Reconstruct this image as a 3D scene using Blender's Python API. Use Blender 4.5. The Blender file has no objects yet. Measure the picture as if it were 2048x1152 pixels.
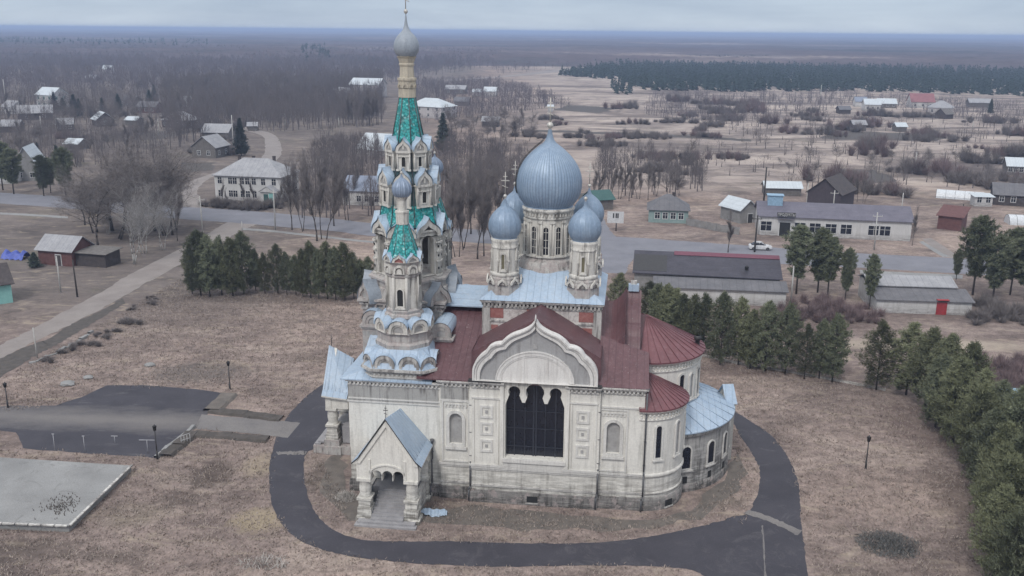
import bpy, bmesh, math, random
import numpy as np
from mathutils import Vector, Matrix
from mathutils.geometry import tessellate_polygon
random.seed(7); rng = np.random.default_rng(11)
PI = math.pi; R = math.radians
S = bpy.context.scene; COL = S.collection

# ---------------------------------------------------------------- camera
FPX, CAMH, ROLL = 1900.0, 40.0, 0.0098
PITCH = math.atan((576-62)/FPX)
_fw = Vector((0, math.cos(PITCH), -math.sin(PITCH))); _u0 = Vector((0, math.sin(PITCH), math.cos(PITCH))); _r0 = Vector((1,0,0))
_rt = _r0*math.cos(ROLL)+_u0*math.sin(ROLL); _up = -_r0*math.sin(ROLL)+_u0*math.cos(ROLL)
cam = bpy.data.cameras.new('camera'); co = bpy.data.objects.new('camera', cam); COL.objects.link(co)
cam.sensor_width = 36; cam.lens = 36*FPX/2048; cam.clip_start = 1; cam.clip_end = 120000
M = Matrix((_rt, _up, -_fw)).transposed().to_4x4(); M.translation = Vector((0,0,CAMH)); co.matrix_world = M
S.camera = co
def G(u, v, z=0.0):            # surveyed ground point of a photo position
    d = _fw*FPX + _rt*(u-1024) + _up*(576-v); t = (z-CAMH)/d.z
    return Vector((d.x*t, d.y*t, z))
def depth(p): return (Vector(p)-Vector((0,0,CAMH))).dot(_fw)
def mpp(p): return depth(p)/FPX   # metres per photo pixel at p
def height(p, v_top):             # height of something standing at p whose top is seen at row v_top
    c = p - Vector((0,0,CAMH)); k = 576-v_top
    # (c+h z).up*F = k*(c+h z).fw
    a = _up.z*FPX - k*_fw.z; b = k*c.dot(_fw) - c.dot(_up)*FPX
    return b/a

# ---------------------------------------------------------------- materials
def nt(name):
    m = bpy.data.materials.new(name); m.use_nodes = True; t = m.node_tree
    return m, t, t.nodes['Principled BSDF'], t.nodes.new, t.links.new
def coords(t, kind='Object', scale=None):
    c = t.nodes.new('ShaderNodeTexCoord'); o = c.outputs[kind]
    if scale:
        mp = t.nodes.new('ShaderNodeMapping'); mp.inputs['Scale'].default_value = scale; t.links.new(o, mp.inputs['Vector']); o = mp.outputs[0]
    return o
def noise(t, vec, scale, detail=4, rough=.6, dist=0):
    n = t.nodes.new('ShaderNodeTexNoise'); n.inputs['Scale'].default_value = scale; n.inputs['Detail'].default_value = detail
    n.inputs['Roughness'].default_value = rough; n.inputs['Distortion'].default_value = dist
    t.links.new(vec, n.inputs['Vector']); return n.outputs['Fac']
def ramp(t, fac, stops):
    r = t.nodes.new('ShaderNodeValToRGB'); e = r.color_ramp.elements
    while len(e) > 1: e.remove(e[-1])
    e[0].position = stops[0][0]; c = stops[0][1]; e[0].color = (*c, 1) if isinstance(c, tuple) else (c,c,c,1)
    for p, c in stops[1:]:
        k = e.new(p); k.color = (*c, 1) if isinstance(c, tuple) else (c,c,c,1)
    t.links.new(fac, r.inputs[0]); return r.outputs[0]
def mix(t, fac, a, b, mode='MIX'):
    n = t.nodes.new('ShaderNodeMix'); n.data_type = 'RGBA'; n.blend_type = mode
    for s, v in ((n.inputs[0], fac), (n.inputs[6], a), (n.inputs[7], b)):
        if isinstance(v, tuple): s.default_value = (*v, 1)
        elif isinstance(v, (int, float)): s.default_value = v
        else: t.links.new(v, s)
    return n.outputs[2]
def mth(t, op, a, b=None, clamp=False):
    n = t.nodes.new('ShaderNodeMath'); n.operation = op; n.use_clamp = clamp
    for s, v in zip(n.inputs, (a, b)):
        if v is None: continue
        if isinstance(v, (int, float)): s.default_value = v
        else: t.links.new(v, s)
    return n.outputs[0]
def bump(t, b, h, strength=.4, dist=.05):
    n = t.nodes.new('ShaderNodeBump'); n.inputs['Strength'].default_value = strength; n.inputs['Distance'].default_value = dist
    t.links.new(h, n.inputs['Height']); t.links.new(n.outputs[0], b.inputs['Normal'])
def simple(name, c1, c2, scale=2.0, rough=.85, bstr=.3, metal=0, stretch=None, rnd=0):
    m, t, b, N, L = nt(name); v = coords(t, 'Object', stretch)
    f = noise(t, v, scale, 5); c = ramp(t, f, [(.3, c1), (.7, c2)])
    f2 = noise(t, v, scale*9, 3); c = mix(t, .5, c, mix(t, 1, c, ramp(t, f2, [(.25, .55), (.75, 1.25)]), 'MULTIPLY'))
    if rnd:
        oi = N('ShaderNodeObjectInfo'); k = mth(t, 'ADD', mth(t, 'MULTIPLY', oi.outputs['Random'], rnd), 1-rnd/2)
        cc = N('ShaderNodeCombineColor')
        for i in range(3): L(k, cc.inputs[i])
        c = mix(t, 1, c, cc.outputs[0], 'MULTIPLY')
    L(c, b.inputs['Base Color']); b.inputs['Roughness'].default_value = rough; b.inputs['Metallic'].default_value = metal
    if bstr: bump(t, b, f2, bstr)
    return m
def plaster(name, base, dirt, zlo, zhi, amount=.5, worn=.0):
    # limewashed wall: rain streaks, dirt bands where water stands, flaked patches
    m, t, b, N, L = nt(name); v = coords(t)
    sep = N('ShaderNodeSeparateXYZ'); L(v, sep.inputs[0]); z = sep.outputs[2]
    streak = noise(t, coords(t, 'Object', (2.6, 2.6, .22)), 1.0, 6, .7)
    hor = noise(t, coords(t, 'Object', (.45, .45, 3.2)), 1.0, 7, .78)
    big = noise(t, v, .45, 5); fine = noise(t, v, 7, 4, .7)
    lo = mth(t, 'SUBTRACT', 1, mth(t, 'DIVIDE', z, zlo, True), True)
    hi = mth(t, 'DIVIDE', mth(t, 'SUBTRACT', z, zhi-2.2), 2.2, True)
    d = mth(t, 'ADD', mth(t, 'MULTIPLY', lo, ramp(t, hor, [(.40, 0.03), (.56, 1.0)])), mth(t, 'MULTIPLY', hi, ramp(t, streak, [(.3, .1), (.62, .85)])))
    d = mth(t, 'ADD', d, ramp(t, mth(t, 'MULTIPLY', streak, mth(t, 'ADD', big, .5)), [(.49, 0.0), (.70, amount)]), True)
    c = mix(t, d, base, dirt)
    c = mix(t, 1, c, ramp(t, fine, [(.3, .86), (.7, 1.06)]), 'MULTIPLY')
    c = mix(t, 1, c, ramp(t, big, [(.3, .88), (.7, 1.05)]), 'MULTIPLY')
    if worn:
        w = ramp(t, noise(t, v, 1.6, 6, .75), [(.56-worn*.2, 0.0), (.62-worn*.1, 1.0)])
        bt = N('ShaderNodeTexBrick'); bt.inputs['Scale'].default_value = 3.2
        bt.inputs['Color1'].default_value = (.27,.23,.22,1); bt.inputs['Color2'].default_value = (.38,.30,.28,1); bt.inputs['Mortar'].default_value = (.42,.41,.40,1)
        mp = coords(t, 'Object', (1,1,1)); rt = N('ShaderNodeCombineXYZ'); s2 = N('ShaderNodeSeparateXYZ'); L(mp, s2.inputs[0])
        L(mth(t, 'ADD', s2.outputs[0], s2.outputs[1]), rt.inputs[0]); L(s2.outputs[2], rt.inputs[1]); L(rt.outputs[0], bt.inputs['Vector'])
        c = mix(t, mth(t, 'MULTIPLY', w, .75), c, bt.outputs['Color'])
    L(c, b.inputs['Base Color']); b.inputs['Roughness'].default_value = .9
    bump(t, b, mth(t, 'ADD', fine, streak), .25, .04); return m
def sheet_metal(name, c1, c2, stain, seam_axis=None, seam=.55, rough=.55, amount=.6, metal=.0, speck=0, ribs=0):
    m, t, b, N, L = nt(name); v = coords(t)
    big = noise(t, v, .5, 6, .65); fine = noise(t, v, 5, 4, .7)
    st = noise(t, coords(t, 'Object', (1.7, 1.7, .5)), 1.5, 6, .7)
    c = ramp(t, big, [(.3, c1), (.7, c2)])
    c = mix(t, ramp(t, st, [(.5, 0.0), (.75, amount)]), c, stain)
    c = mix(t, 1, c, ramp(t, fine, [(.3, .88), (.7, 1.1)]), 'MULTIPLY')
    if speck:
        sp = ramp(t, noise(t, coords(t, 'Object', (1.2, 1.2, 1.2)), 5.5, 3, .6), [(.68, 0.0), (.72, speck)]); c = mix(t, sp, c, (.5,.48,.46))
    if ribs:
        s0 = N('ShaderNodeSeparateXYZ'); L(v, s0.inputs[0]); at = mth(t, 'ARCTAN2', s0.outputs[1], s0.outputs[0])
        fr = mth(t, 'FRACT', mth(t, 'MULTIPLY', mth(t, 'ADD', at, 7.0), ribs/(2*PI)))
        ln = ramp(t, fr, [(0.0,1.0),(.16,.9),(.3,0.0),(1.0,0.0)]); c = mix(t, mth(t, 'MULTIPLY', ln, .42), c, tuple(x*.4 for x in c1)); bump(t, b, ln, .6, .04)
    if seam_axis is not None:
        sep = N('ShaderNodeSeparateXYZ'); L(v, sep.inputs[0])
        fr = mth(t, 'FRACT', mth(t, 'DIVIDE', mth(t, 'ADD', sep.outputs[seam_axis], 100.0), seam))
        ln = ramp(t, fr, [(0.0, 1.0), (.07, 1.0), (.11, 0.0), (1.0, 0.0)])
        c = mix(t, mth(t, 'MULTIPLY', ln, .3), c, tuple(x*.45 for x in c1)); bump(t, b, ln, .5, .03)
    L(c, b.inputs['Base Color']); b.inputs['Roughness'].default_value = rough; b.inputs['Metallic'].default_value = metal; return m
def plain(name, c, rough=.6, metal=0):
    m, t, b, N, L = nt(name); f = noise(t, coords(t), 3, 4); L(ramp(t, f, [(.3, tuple(x*.8 for x in c)), (.7, tuple(x*1.15 for x in c))]), b.inputs['Base Color'])
    b.inputs['Roughness'].default_value = rough; b.inputs['Metallic'].default_value = metal; return m

MT = {}
MT['plaster'] = plaster('limewashed_plaster', (.77,.745,.685), (.18,.165,.145), 4.4, 12.0, .34)
MT['gablewhite'] = plaster('clean_gable_plaster', (.72,.70,.67), (.28,.25,.235), .1, 90, .4)
MT['apsewall'] = plaster('apse_plaster', (.75,.725,.67), (.19,.175,.16), 4.2, 90, .3)
MT['trim'] = plaster('stone_trim', (.68,.66,.62), (.22,.205,.195), 4.2, 11.9, .45)
MT['tower'] = plaster('weathered_tower_plaster', (.64,.615,.565), (.13,.12,.11), .1, 90, .85)
MT['worn'] = plaster('worn_brick_plaster', (.47,.45,.425), (.085,.078,.074), .1, 90, 1.0, .6)
MT['dome_turret'] = None
MT['plinth'] = plaster('grey_plinth_stone', (.30,.285,.27), (.07,.065,.06), 1.6, 60, .8, .2)
MT['gable'] = plaster('grey_gable_plaster', (.37,.365,.365), (.18,.17,.165), .1, 60, .6)
MT['niche'] = simple('grey_niche_plaster', (.30,.29,.28), (.42,.41,.40), 2.5)
MT['brick'] = simple('bare_red_brick', (.25,.085,.075), (.36,.17,.15), 4)
MT['blue'] = sheet_metal('blue_sheet_metal', (.30,.39,.50), (.41,.50,.60), (.47,.48,.49), 0, .62, .5, .45)
MT['bluey'] = sheet_metal('blue_sheet_metal_ribs', (.30,.39,.50), (.41,.50,.60), (.47,.48,.49), 1, .62, .5, .45)
MT['dome'] = sheet_metal('blue_dome_metal', (.215,.295,.405), (.29,.375,.48), (.40,.47,.56), None, rough=.45, amount=.5, metal=.1, ribs=64)
MT['dome_grey'] = sheet_metal('grey_dome_metal', (.24,.27,.31), (.33,.37,.42), (.16,.18,.21), None, rough=.5, amount=.5)
MT['dome_turret'] = sheet_metal('blue_grey_turret_dome', (.20,.26,.36), (.28,.34,.44), (.40,.45,.52), None, rough=.45, amount=.5, metal=.1, ribs=24)
MT['red'] = sheet_metal('dark_red_roof_metal', (.090,.041,.046), (.135,.064,.070), (.24,.165,.17), 0, .62, .5, .35, speck=.5)
MT['redy'] = sheet_metal('dark_red_roof_metal_ribs', (.085,.040,.044), (.128,.060,.066), (.24,.165,.17), 1, .62, .5, .35, speck=.4)
MT['block'] = plaster('peeling_pinkish_plaster', (.60,.56,.53), (.16,.145,.135), .1, 90, .7, .22)
MT['glass'] = plain('dark_window_glass', (.012,.014,.022), .25)
MT['dark'] = plain('dark_opening', (.02,.02,.02), .9)
MT['iron'] = plain('dark_iron', (.035,.033,.033), .6)
MT['gold'] = plain('weathered_gilding', (.52,.50,.46), .4, .3)
MT['pipe'] = plain('grey_zinc_pipe', (.10,.10,.105), .5, .2)
def tile_mat():
    m, t, b, N, L = nt('turquoise_glazed_tile'); v = coords(t)
    vo = N('ShaderNodeTexVoronoi'); vo.inputs['Scale'].default_value = 5.5; L(v, vo.inputs['Vector'])
    c = ramp(t, vo.outputs['Color'], [(0.0, (.010,.20,.20)), (.4, (.02,.37,.36)), (.75, (.09,.52,.50)), (1.0, (.48,.74,.73))])
    d = ramp(t, vo.outputs['Distance'], [(0.0, 1.05), (.5, .7), (.8, .35)]); c = mix(t, 1, c, d, 'MULTIPLY')
    w = ramp(t, noise(t, v, 1.1, 5), [(.56, 0.0), (.68, .55)]); c = mix(t, w, c, (.14,.17,.17))
    L(c, b.inputs['Base Color']); b.inputs['Roughness'].default_value = .3; bump(t, b, vo.outputs['Distance'], .5, .05); return m
MT['tile'] = tile_mat()

# ---------------------------------------------------------------- mesh helper
class MB:
    def __init__(s): s.v = []; s.f = []; s.m = []; s.s = []
    def face(s, pts, mi=0, sm=False):
        b = len(s.v); s.v += [tuple(p) for p in pts]; s.f.append(tuple(range(b, b+len(pts)))); s.m.append(mi); s.s.append(sm)
    def box(s, x0, y0, z0, x1, y1, z1, mi=0, T=None):
        P = [(x0,y0,z0),(x1,y0,z0),(x1,y1,z0),(x0,y1,z0),(x0,y0,z1),(x1,y0,z1),(x1,y1,z1),(x0,y1,z1)]
        if T: P = [T(*p) for p in P]
        b = len(s.v); s.v += P
        for f in ((0,3,2,1),(4,5,6,7),(0,1,5,4),(1,2,6,5),(2,3,7,6),(3,0,4,7)): s.f.append(tuple(b+i for i in f)); s.m.append(mi); s.s.append(False)
    def panel(s, outer, holes, T, d0, d1, mi=0, mr=None, back=False, edges=True):
        # flat plate with holes; T(u, d, w) -> xyz, d grows inwards
        mr = mi if mr is None else mr
        loops = [outer]+list(holes); flat = [p for l in loops for p in l]
        tri = tessellate_polygon([[Vector((p[0], p[1], 0)) for p in l] for l in loops])
        for d in ((d0, d1) if back else (d0,)):
            b = len(s.v); s.v += [tuple(T(p[0], d, p[1])) for p in flat]
            for a in tri: s.f.append(tuple(b+i for i in a)); s.m.append(mi); s.s.append(False)
        for k, l in enumerate(loops):
            if k == 0 and not edges: continue
            for i in range(len(l)):
                p, q = l[i], l[(i+1) % len(l)]
                s.face([T(p[0],d0,p[1]), T(q[0],d0,q[1]), T(q[0],d1,q[1]), T(p[0],d1,p[1])], mr if k else mi)
    def lathe(s, prof, n, cx=0, cy=0, mi=0, a0=0, a1=2*PI, flute=0, sm=True, caps=False, ph=0, fl_n=1):
        full = abs(a1-a0-2*PI) < 1e-6; k = n if full else n+1; b = len(s.v)
        for j, (r, z) in enumerate(prof):
            for i in range(k):
                a = a0+ph+(a1-a0)*i/n; rr = r*(1-flute*((i//fl_n) % 2)) if flute else r
                s.v.append((cx+rr*math.cos(a), cy+rr*math.sin(a), z))
        for j in range(len(prof)-1):
            for i in range(n):
                i2 = (i+1) % k
                s.f.append((b+j*k+i, b+j*k+i2, b+(j+1)*k+i2, b+(j+1)*k+i)); s.m.append(mi); s.s.append(sm)
        if caps and full:
            s.f.append(tuple(b+i for i in range(k))[::-1]); s.m.append(mi); s.s.append(False)
            e = b+(len(prof)-1)*k; s.f.append(tuple(e+i for i in range(k))); s.m.append(mi); s.s.append(False)
    def tube(s, p0, p1, r0, r1=None, n=6, mi=0):
        r1 = r0 if r1 is None else r1; p0 = Vector(p0); p1 = Vector(p1); d = (p1-p0).normalized()
        x = d.orthogonal().normalized(); y = d.cross(x); b = len(s.v)
        for p, r in ((p0, r0), (p1, r1)):
            for i in range(n):
                a = 2*PI*i/n; s.v.append(tuple(p+x*(r*math.cos(a))+y*(r*math.sin(a))))
        for i in range(n):
            j = (i+1) % n; s.f.append((b+i, b+j, b+n+j, b+n+i)); s.m.append(mi); s.s.append(True)
        s.f.append(tuple(b+i for i in range(n))[::-1]); s.m.append(mi); s.s.append(False)
        s.f.append(tuple(b+n+i for i in range(n))); s.m.append(mi); s.s.append(False)
    def path(s, pts, r, n=6, mi=0):
        for a, b in zip(pts, pts[1:]): s.tube(a, b, r, r, n, mi)
    def build(s, name, mats, parent=None, loc=None, rotz=0):
        me = bpy.data.meshes.new(name); me.from_pydata(s.v, [], s.f)
        for m in (mats if isinstance(mats, (list, tuple)) else [mats]): me.materials.append(MT[m] if isinstance(m, str) else m)
        me.polygons.foreach_set('material_index', s.m); me.polygons.foreach_set('use_smooth', s.s); me.update()
        o = bpy.data.objects.new(name, me); COL.objects.link(o)
        if parent: o.parent = parent
        if loc is not None: o.location = loc
        o.rotation_euler.z = rotz
        return o
def tag(o, label=None, cat=None, group=None, kind=None):
    for k, v in (('label', label), ('category', cat), ('group', group), ('kind', kind)):
        if v: o[k] = v
    return o
def empty(name, loc=(0,0,0), rotz=0, parent=None):
    o = bpy.data.objects.new(name, None); COL.objects.link(o); o.location = loc; o.rotation_euler.z = rotz; o.empty_display_size = .3
    if parent: o.parent = parent
    return o
def copy_tree(o, parent=None):
    c = o.copy(); COL.objects.link(c)
    if parent: c.parent = parent
    for ch in [x for x in bpy.data.objects if x.parent == o]: copy_tree(ch, c)
    return c
def raw(name, verts, faces, mats, mi=None, parent=None):
    me = bpy.data.meshes.new(name); verts = np.asarray(verts, np.float32); faces = np.asarray(faces, np.int32); k = faces.shape[1]
    me.vertices.add(len(verts)); me.vertices.foreach_set('co', verts.ravel()); me.loops.add(faces.size); me.loops.foreach_set('vertex_index', faces.ravel())
    me.polygons.add(len(faces)); me.polygons.foreach_set('loop_start', np.arange(0, faces.size, k, dtype=np.int32)); me.polygons.foreach_set('loop_total', np.full(len(faces), k, np.int32))
    for m in (mats if isinstance(mats, (list, tuple)) else [mats]): me.materials.append(MT[m] if isinstance(m, str) else m)
    if mi is not None: me.polygons.foreach_set('material_index', np.asarray(mi, np.int32))
    me.update(calc_edges=True); me.validate()
    o = bpy.data.objects.new(name, me); COL.objects.link(o)
    if parent: o.parent = parent
    return o
HAZE, EXPO = 0.0003, 0.12
# ================================================================ THE CHURCH (local frame: x east, y north, origin at foot of south front)
church = empty('church', (2.0, 75.3, 0), R(-7))
tag(church, 'white weathered church with blue onion domes, dark red roofs and a turquoise tiled bell tower', 'church')
Tf = lambda u, d, w: (u, d, w)                       # plate facing -y (south)
def TF(cx, cy, ang, a):                              # plate on an octagon face: ang is the outward direction, a the apothem
    dx, dy = math.cos(ang), math.sin(ang)
    return lambda u, d, w: (cx+(a-d)*dx-u*dy, cy+(a-d)*dy+u*dx, w)
def rect(x0, z0, x1, z1): return [(x0,z0),(x1,z0),(x1,z1),(x0,z1)]
def arch(cx, z0, zs, w, n=10, flat=1.0):             # round headed opening
    return [(cx-w/2,z0),(cx+w/2,z0)]+[(cx+w/2*math.cos(PI*i/n), zs+flat*w/2*math.sin(PI*i/n)) for i in range(n+1)]
def keel(w, h, z0=0.0, cx=0.0, n=7):                 # ogee gable outline
    r = w/2; pts = []
    for i in range(n+1):
        a = R(62)*i/n; pts.append((r*math.cos(a)*1.0, z0+(h*.62)*math.sin(a)/math.sin(R(62))))
    x1, z1 = pts[-1]
    for i in range(1, 5):
        t = i/4; pts.append((x1*(1-t)**1.35, z1+(z0+h-z1)*(t**1.25)))
    right = pts; left = [(-x, z) for x, z in reversed(pts[:-1])]
    return [(cx+x, z) for x, z in right+left]
def scale_poly(p, sx, sz, ox=0, oz=0): return [(ox+(x-ox)*sx, oz+(z-oz)*sz) for x, z in p]

AX, AY = 0.0, 10.3                                    # crossing axis
WX = (-16.4, -8.25, -5.4, 5.4, 9.3)
# --- window outline of the great south window
def lobed(cx, half, z0, zsh, zc, rs, rc, off, pend):
    P = [(cx-half, z0), (cx-half, zsh)]
    def lobe(x, r, a0, a1, n=9):
        return [(x+r*math.cos(R(a0+(a1-a0)*i/n)), zc+r*math.sin(R(a0+(a1-a0)*i/n))) for i in range(n+1)]
    P += lobe(cx-off, rs, 215, -35)
    P += [(cx-off/2-.08*half, pend), (cx-off/2+.02*half, pend)]
    P += lobe(cx, rc, 215, -35)
    P += [(cx+off/2-.02*half, pend), (cx+off/2+.08*half, pend)]
    P += lobe(cx+off, rs, 215, -35)
    P += [(cx+half, zsh), (cx+half, z0)]
    return P
# --- nave walls
w = MB()
gw = lobed(0.03, 2.52, 4.35, 9.25, 10.45, .52, .80, 1.76, 9.5)
w.panel(rect(-5.4, 0, 5.4, 11.25), [gw], Tf, 0, .75, 0)
for sx, xa, xb in ((1, 5.4, 9.3), (-1, -8.25, -5.4)):
    cx = 6.75 if sx > 0 else -6.85
    w.panel(rect(xa, 0, xb, 11.2), [arch(cx, 5.2, 7.5, 1.12)], Tf, .35, .6, 0)
w.box(9.0, .6, 0, 9.3, 20.0, 11.2); w.box(-8.25, 19.75, 0, 9.3, 20.0, 11.2); w.box(-5.6, .02, 0, -5.4, .34, 11.2); w.box(5.4, .02, 0, 5.6, .34, 11.2)
w.build('nave_wall', 'plaster', church)
# west block
w = MB(); w.panel(rect(-16.4, 0, -8.26, 10.75), [], Tf, .5, .8, 0)
w.box(-16.4, .8, 0, -16.1, 20.0, 10.75); w.box(-16.1, 19.75, 0, -8.3, 20.0, 10.75)
w.build('west_wall', 'plaster', church)
# plinth and belts
p = MB()
def ring_s(mb, x0, x1, y, out, z0, z1, mi=0): mb.box(x0-out, y-out, z0, x1+out, y+.2, z1, mi)
for x0, x1, y in ((-5.42,5.42,0), (5.65,9.32,.35), (-8.2,-5.65,.35), (-16.42,-8.3,.5)):
    ring_s(p, x0, x1, y, .16, -.3, .95); ring_s(p, x0, x1, y, .09, .95, 1.15)
p.box(-16.6, .7, -.3, -16.38, 20.1, .95)
p.build('plinth', 'plinth', church)
for x0, x1, y in ((-5.42,5.42,0), (5.65,9.32,.35), (-8.2,-5.65,.35)):
    b = MB(); ring_s(b, x0, x1, y, .16, 3.22, 3.42); ring_s(b, x0, x1, y, .09, 3.05, 3.215); ring_s(b, x0, x1, y, .10, 1.5, 1.68)
    if y == 0:
        for xa, xb in ((-5.44,-2.7), (2.75,5.44)): ring_s(b, xa, xb, 0, .20, 3.42, 3.62)
    b.build('belt_course', 'trim', church)
b = MB(); b.box(-2.7, -.28, 4.0, 2.75, .5, 4.33); b.box(-2.62, -.14, 3.43, 2.68, .02, 3.99)          # sill of the great window
b.build('window_sill', 'trim', church); b = MB()
for x0, x1, y in ((-16.42,-8.3,.5),): ring_s(b, x0, x1, y, .10, 8.55, 8.68)
b.build('belt_course', 'trim', church)
# cornices with dentils
def cornice(x0, x1, y, zt, h, dent=True):
    c = MB()
    ring_s(c, x0, x1, y, .10, zt-h, zt-h+.14); ring_s(c, x0, x1, y, .12, zt-.62, zt-.48)
    if dent:
        n = max(2, int((x1-x0)/.34))
        for i in range(n):
            xx = x0+(x1-x0)*(i+.5)/n; c.box(xx-.085, y-.24, zt-.475, xx+.085, y+.02, zt-.26)
    ring_s(c, x0, x1, y, .27, zt-.255, zt-.12); ring_s(c, x0, x1, y, .38, zt-.12, zt); c.build('cornice', 'trim', church)
for x0, x1 in ((-5.3,-2.95), (2.98,5.3)): cornice(x0, x1, 0, 11.28, 1.6)
cornice(5.75, 9.2, .35, 11.25, 1.9); cornice(-8.1, -5.8, .35, 11.1, 1.9); cornice(-16.3, -8.35, .5, 10.75, 1.9)
for x0, x1 in ((-5.65,-2.85), (2.88,5.65)): cap = MB(); cap.box(x0, -.42, 11.285, x1, .2, 11.40); cap.build('cornice_cap', 'iron', church)
q = MB(); q.box(-16.43,.44,8.69,-8.4,.52,10.1); q.box(-8.15,.28,9.3,-5.75,.37,10.45); q.build('dirty_frieze', plaster('sooty_frieze',(.40,.39,.37),(.14,.13,.125),.1,90,1.0), church)
# square panels with rosettes
def square_panel(x, z):
    q = MB(); q.panel(rect(x-.55, z-.58, x+.55, z+.58), [rect(x-.36, z-.38, x+.36, z+.38)], Tf, -.10, .0)
    q.panel(rect(x-.355, z-.375, x+.355, z+.375), [], Tf, -.012, 0, 1, edges=False)
    q.box(x-.11, -.09, z-.13, x+.11, -.013, z+.13, 2); o = q.build('square_panel', ['trim','plaster','niche'], church)
for z in (8.5, 6.95, 5.35):
    square_panel(-4.1, z); square_panel(4.15, z)
# pilaster strips around the window
for x in (-2.78, 2.83): f = MB(); f.box(x-.16, -.2, 3.63, x+.16, 0, 11.2); f.build('window_pilaster', 'plaster', church)
for x in (-5.25, -3.12, 3.17, 5.25): f = MB(); f.box(x-.08, -.09, 3.63, x+.08, 0, 9.6); f.build('corner_strip', 'plaster', church)
# great window: glass, frame bars
gwin = MB(); gwin.panel(rect(-2.6, 4.3, 2.65, 11.3), [], Tf, .72, .9, 0)
gwo = gwin.build('arched_window', 'glass', church)
gb = MB()
for x, r in ((-1.75,.05), (-.85,.035), (-.1,.06), (.12,.06), (.9,.035), (1.8,.05)): gb.box(x-r, .60, 4.35, x+r, .70, 10.9)
for z in (5.2, 6.9, 8.5): gb.box(-2.48, .62, z-.03, 2.54, .68, z+.03)
gb.build('mullion', plain('blue_grey_bars', (.03,.033,.045)), gwo)
# blind niches with carved frames
for cx in (6.75, -6.85):
    q = MB(); q.panel(rect(cx-.56, 5.1, cx+.56, 8.2), [], Tf, .58, .7, 0); n = q.build('wall_niche', 'niche', church)
    q = MB(); q.panel(arch(cx, 5.0, 7.5, 1.66, 12), [arch(cx, 5.21, 7.5, 1.14)], Tf, .22, .36); q.box(cx-.95, .12, 4.72, cx+.95, .36, 4.98)
    q.panel(rect(cx-1.22, 3.5, cx+1.22, 9.25), [rect(cx-1.08, 3.64, cx+1.08, 9.12)], Tf, .24, .36)
    for i in range(7): q.box(cx-.98+i*.3, .25, 8.62, cx-.82+i*.3, .36, 8.8)
    q.box(cx-1.0, .26, 8.82, cx+1.0, .36, 8.95)
    q.build('niche_frame', 'trim', n)
# basement vents
for x, y, ww in ((-.05, -.16, .95),):
    q = MB(); q.panel(rect(x-ww/2, .28, x+ww/2, .86), [], Tf, y-.012, y, 0); q.box(x-ww/2-.1, y-.06, .14, x+ww/2+.1, y-.003, .275, 1); q.build('basement_vent', ['dark','trim'], church)
# facade gable
def cat2(P, k=4):
    out = []
    for i in range(len(P)-1):
        p0, p1, p2, p3 = P[max(i-1,0)], P[i], P[i+1], P[min(i+2,len(P)-1)]
        for j in range(k):
            t = j/k; out.append(tuple(.5*((2*b)+(c-a)*t+(2*a-5*b+4*c-d)*t*t+(3*b-a-3*c+d)*t**3) for a, b, c, d in zip(p0,p1,p2,p3)))
    return out
def segs(*S): return [p for s in S for p in cat2(s)]+[S[-1][-1]]
kp = segs([(0,17.3),(-.42,16.65),(-1.1,16.2),(-1.9,15.85),(-2.45,15.45),(-2.85,15.0)],[(-2.85,15.0),(-3.4,14.88),(-3.85,14.6),(-4.2,14.1)],[(-4.2,14.1),(-4.65,13.7),(-5.05,13.15),(-5.27,12.5),(-5.3,11.405)])
kin = segs([(0,16.45),(-.4,16.0),(-1.1,15.6),(-1.75,15.25),(-2.2,14.85),(-2.48,14.45)],[(-2.48,14.45),(-3.0,14.3),(-3.4,14.0),(-3.68,13.55)],[(-3.68,13.55),(-4.1,13.2),(-4.45,12.7),(-4.65,12.1),(-4.68,11.41)])
mirror = lambda k: k+[(-x, z) for x, z in reversed(k[1:])]
kp = [(x, 11.405+(z-11.405)*.945) for x, z in kp]; kin = [(x, 11.41+(z-11.41)*.945) for x, z in kin]; KO, KI = mirror(kp), mirror(kin); KN = len(kin)
g = MB()
band = [(x, z) for x, z in KO]; hole = [(x, z) for x, z in KI]
for i in range(len(KO)-1):
    for d0, pa, pb, qa, qb in ((-.20, KO[i], KO[i+1], KI[i], KI[i+1]),):
        g.face([(pa[0],d0,pa[1]),(pb[0],d0,pb[1]),(qb[0],d0,qb[1]),(qa[0],d0,qa[1])], 0)
        g.face([(pa[0],d0,pa[1]),(pb[0],d0,pb[1]),(pb[0],.55,pb[1]),(pa[0],.55,pa[1])], 0)
        g.face([(qa[0],d0,qa[1]),(qb[0],d0,qb[1]),(qb[0],.05,qb[1]),(qa[0],.05,qa[1])], 0)
        m1 = lambda p, q, t: (p[0]+(q[0]-p[0])*t, p[1]+(q[1]-p[1])*t)
        a, c2, e, h2 = m1(pa,qa,.0), m1(pb,qb,.0), m1(pb,qb,.22), m1(pa,qa,.22); r1, r2, r3, r4 = m1(pa,qa,.5), m1(pb,qb,.5), m1(pb,qb,.62), m1(pa,qa,.62); g.face([(r1[0],-.204,r1[1]),(r2[0],-.204,r2[1]),(r3[0],-.204,r3[1]),(r4[0],-.204,r4[1])], 1)
        g.face([(a[0],-.36,a[1]),(c2[0],-.36,c2[1]),(e[0],-.36,e[1]),(h2[0],-.36,h2[1])], 0)
        for s1, s2 in ((a,c2),(h2,e)): g.face([(s1[0],-.36,s1[1]),(s2[0],-.36,s2[1]),(s2[0],-.20,s2[1]),(s1[0],-.20,s1[1])], 0)
g.tube((0,-.1,16.85), (0,-.1,17.4), .12, .03)
ga = g.build('facade_gable', ['gablewhite','niche'], church)
tp = MB(); hole = [(3.0*math.cos(PI*i/20), 11.45+2.35*math.sin(PI*i/20)) for i in range(21)]
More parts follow.
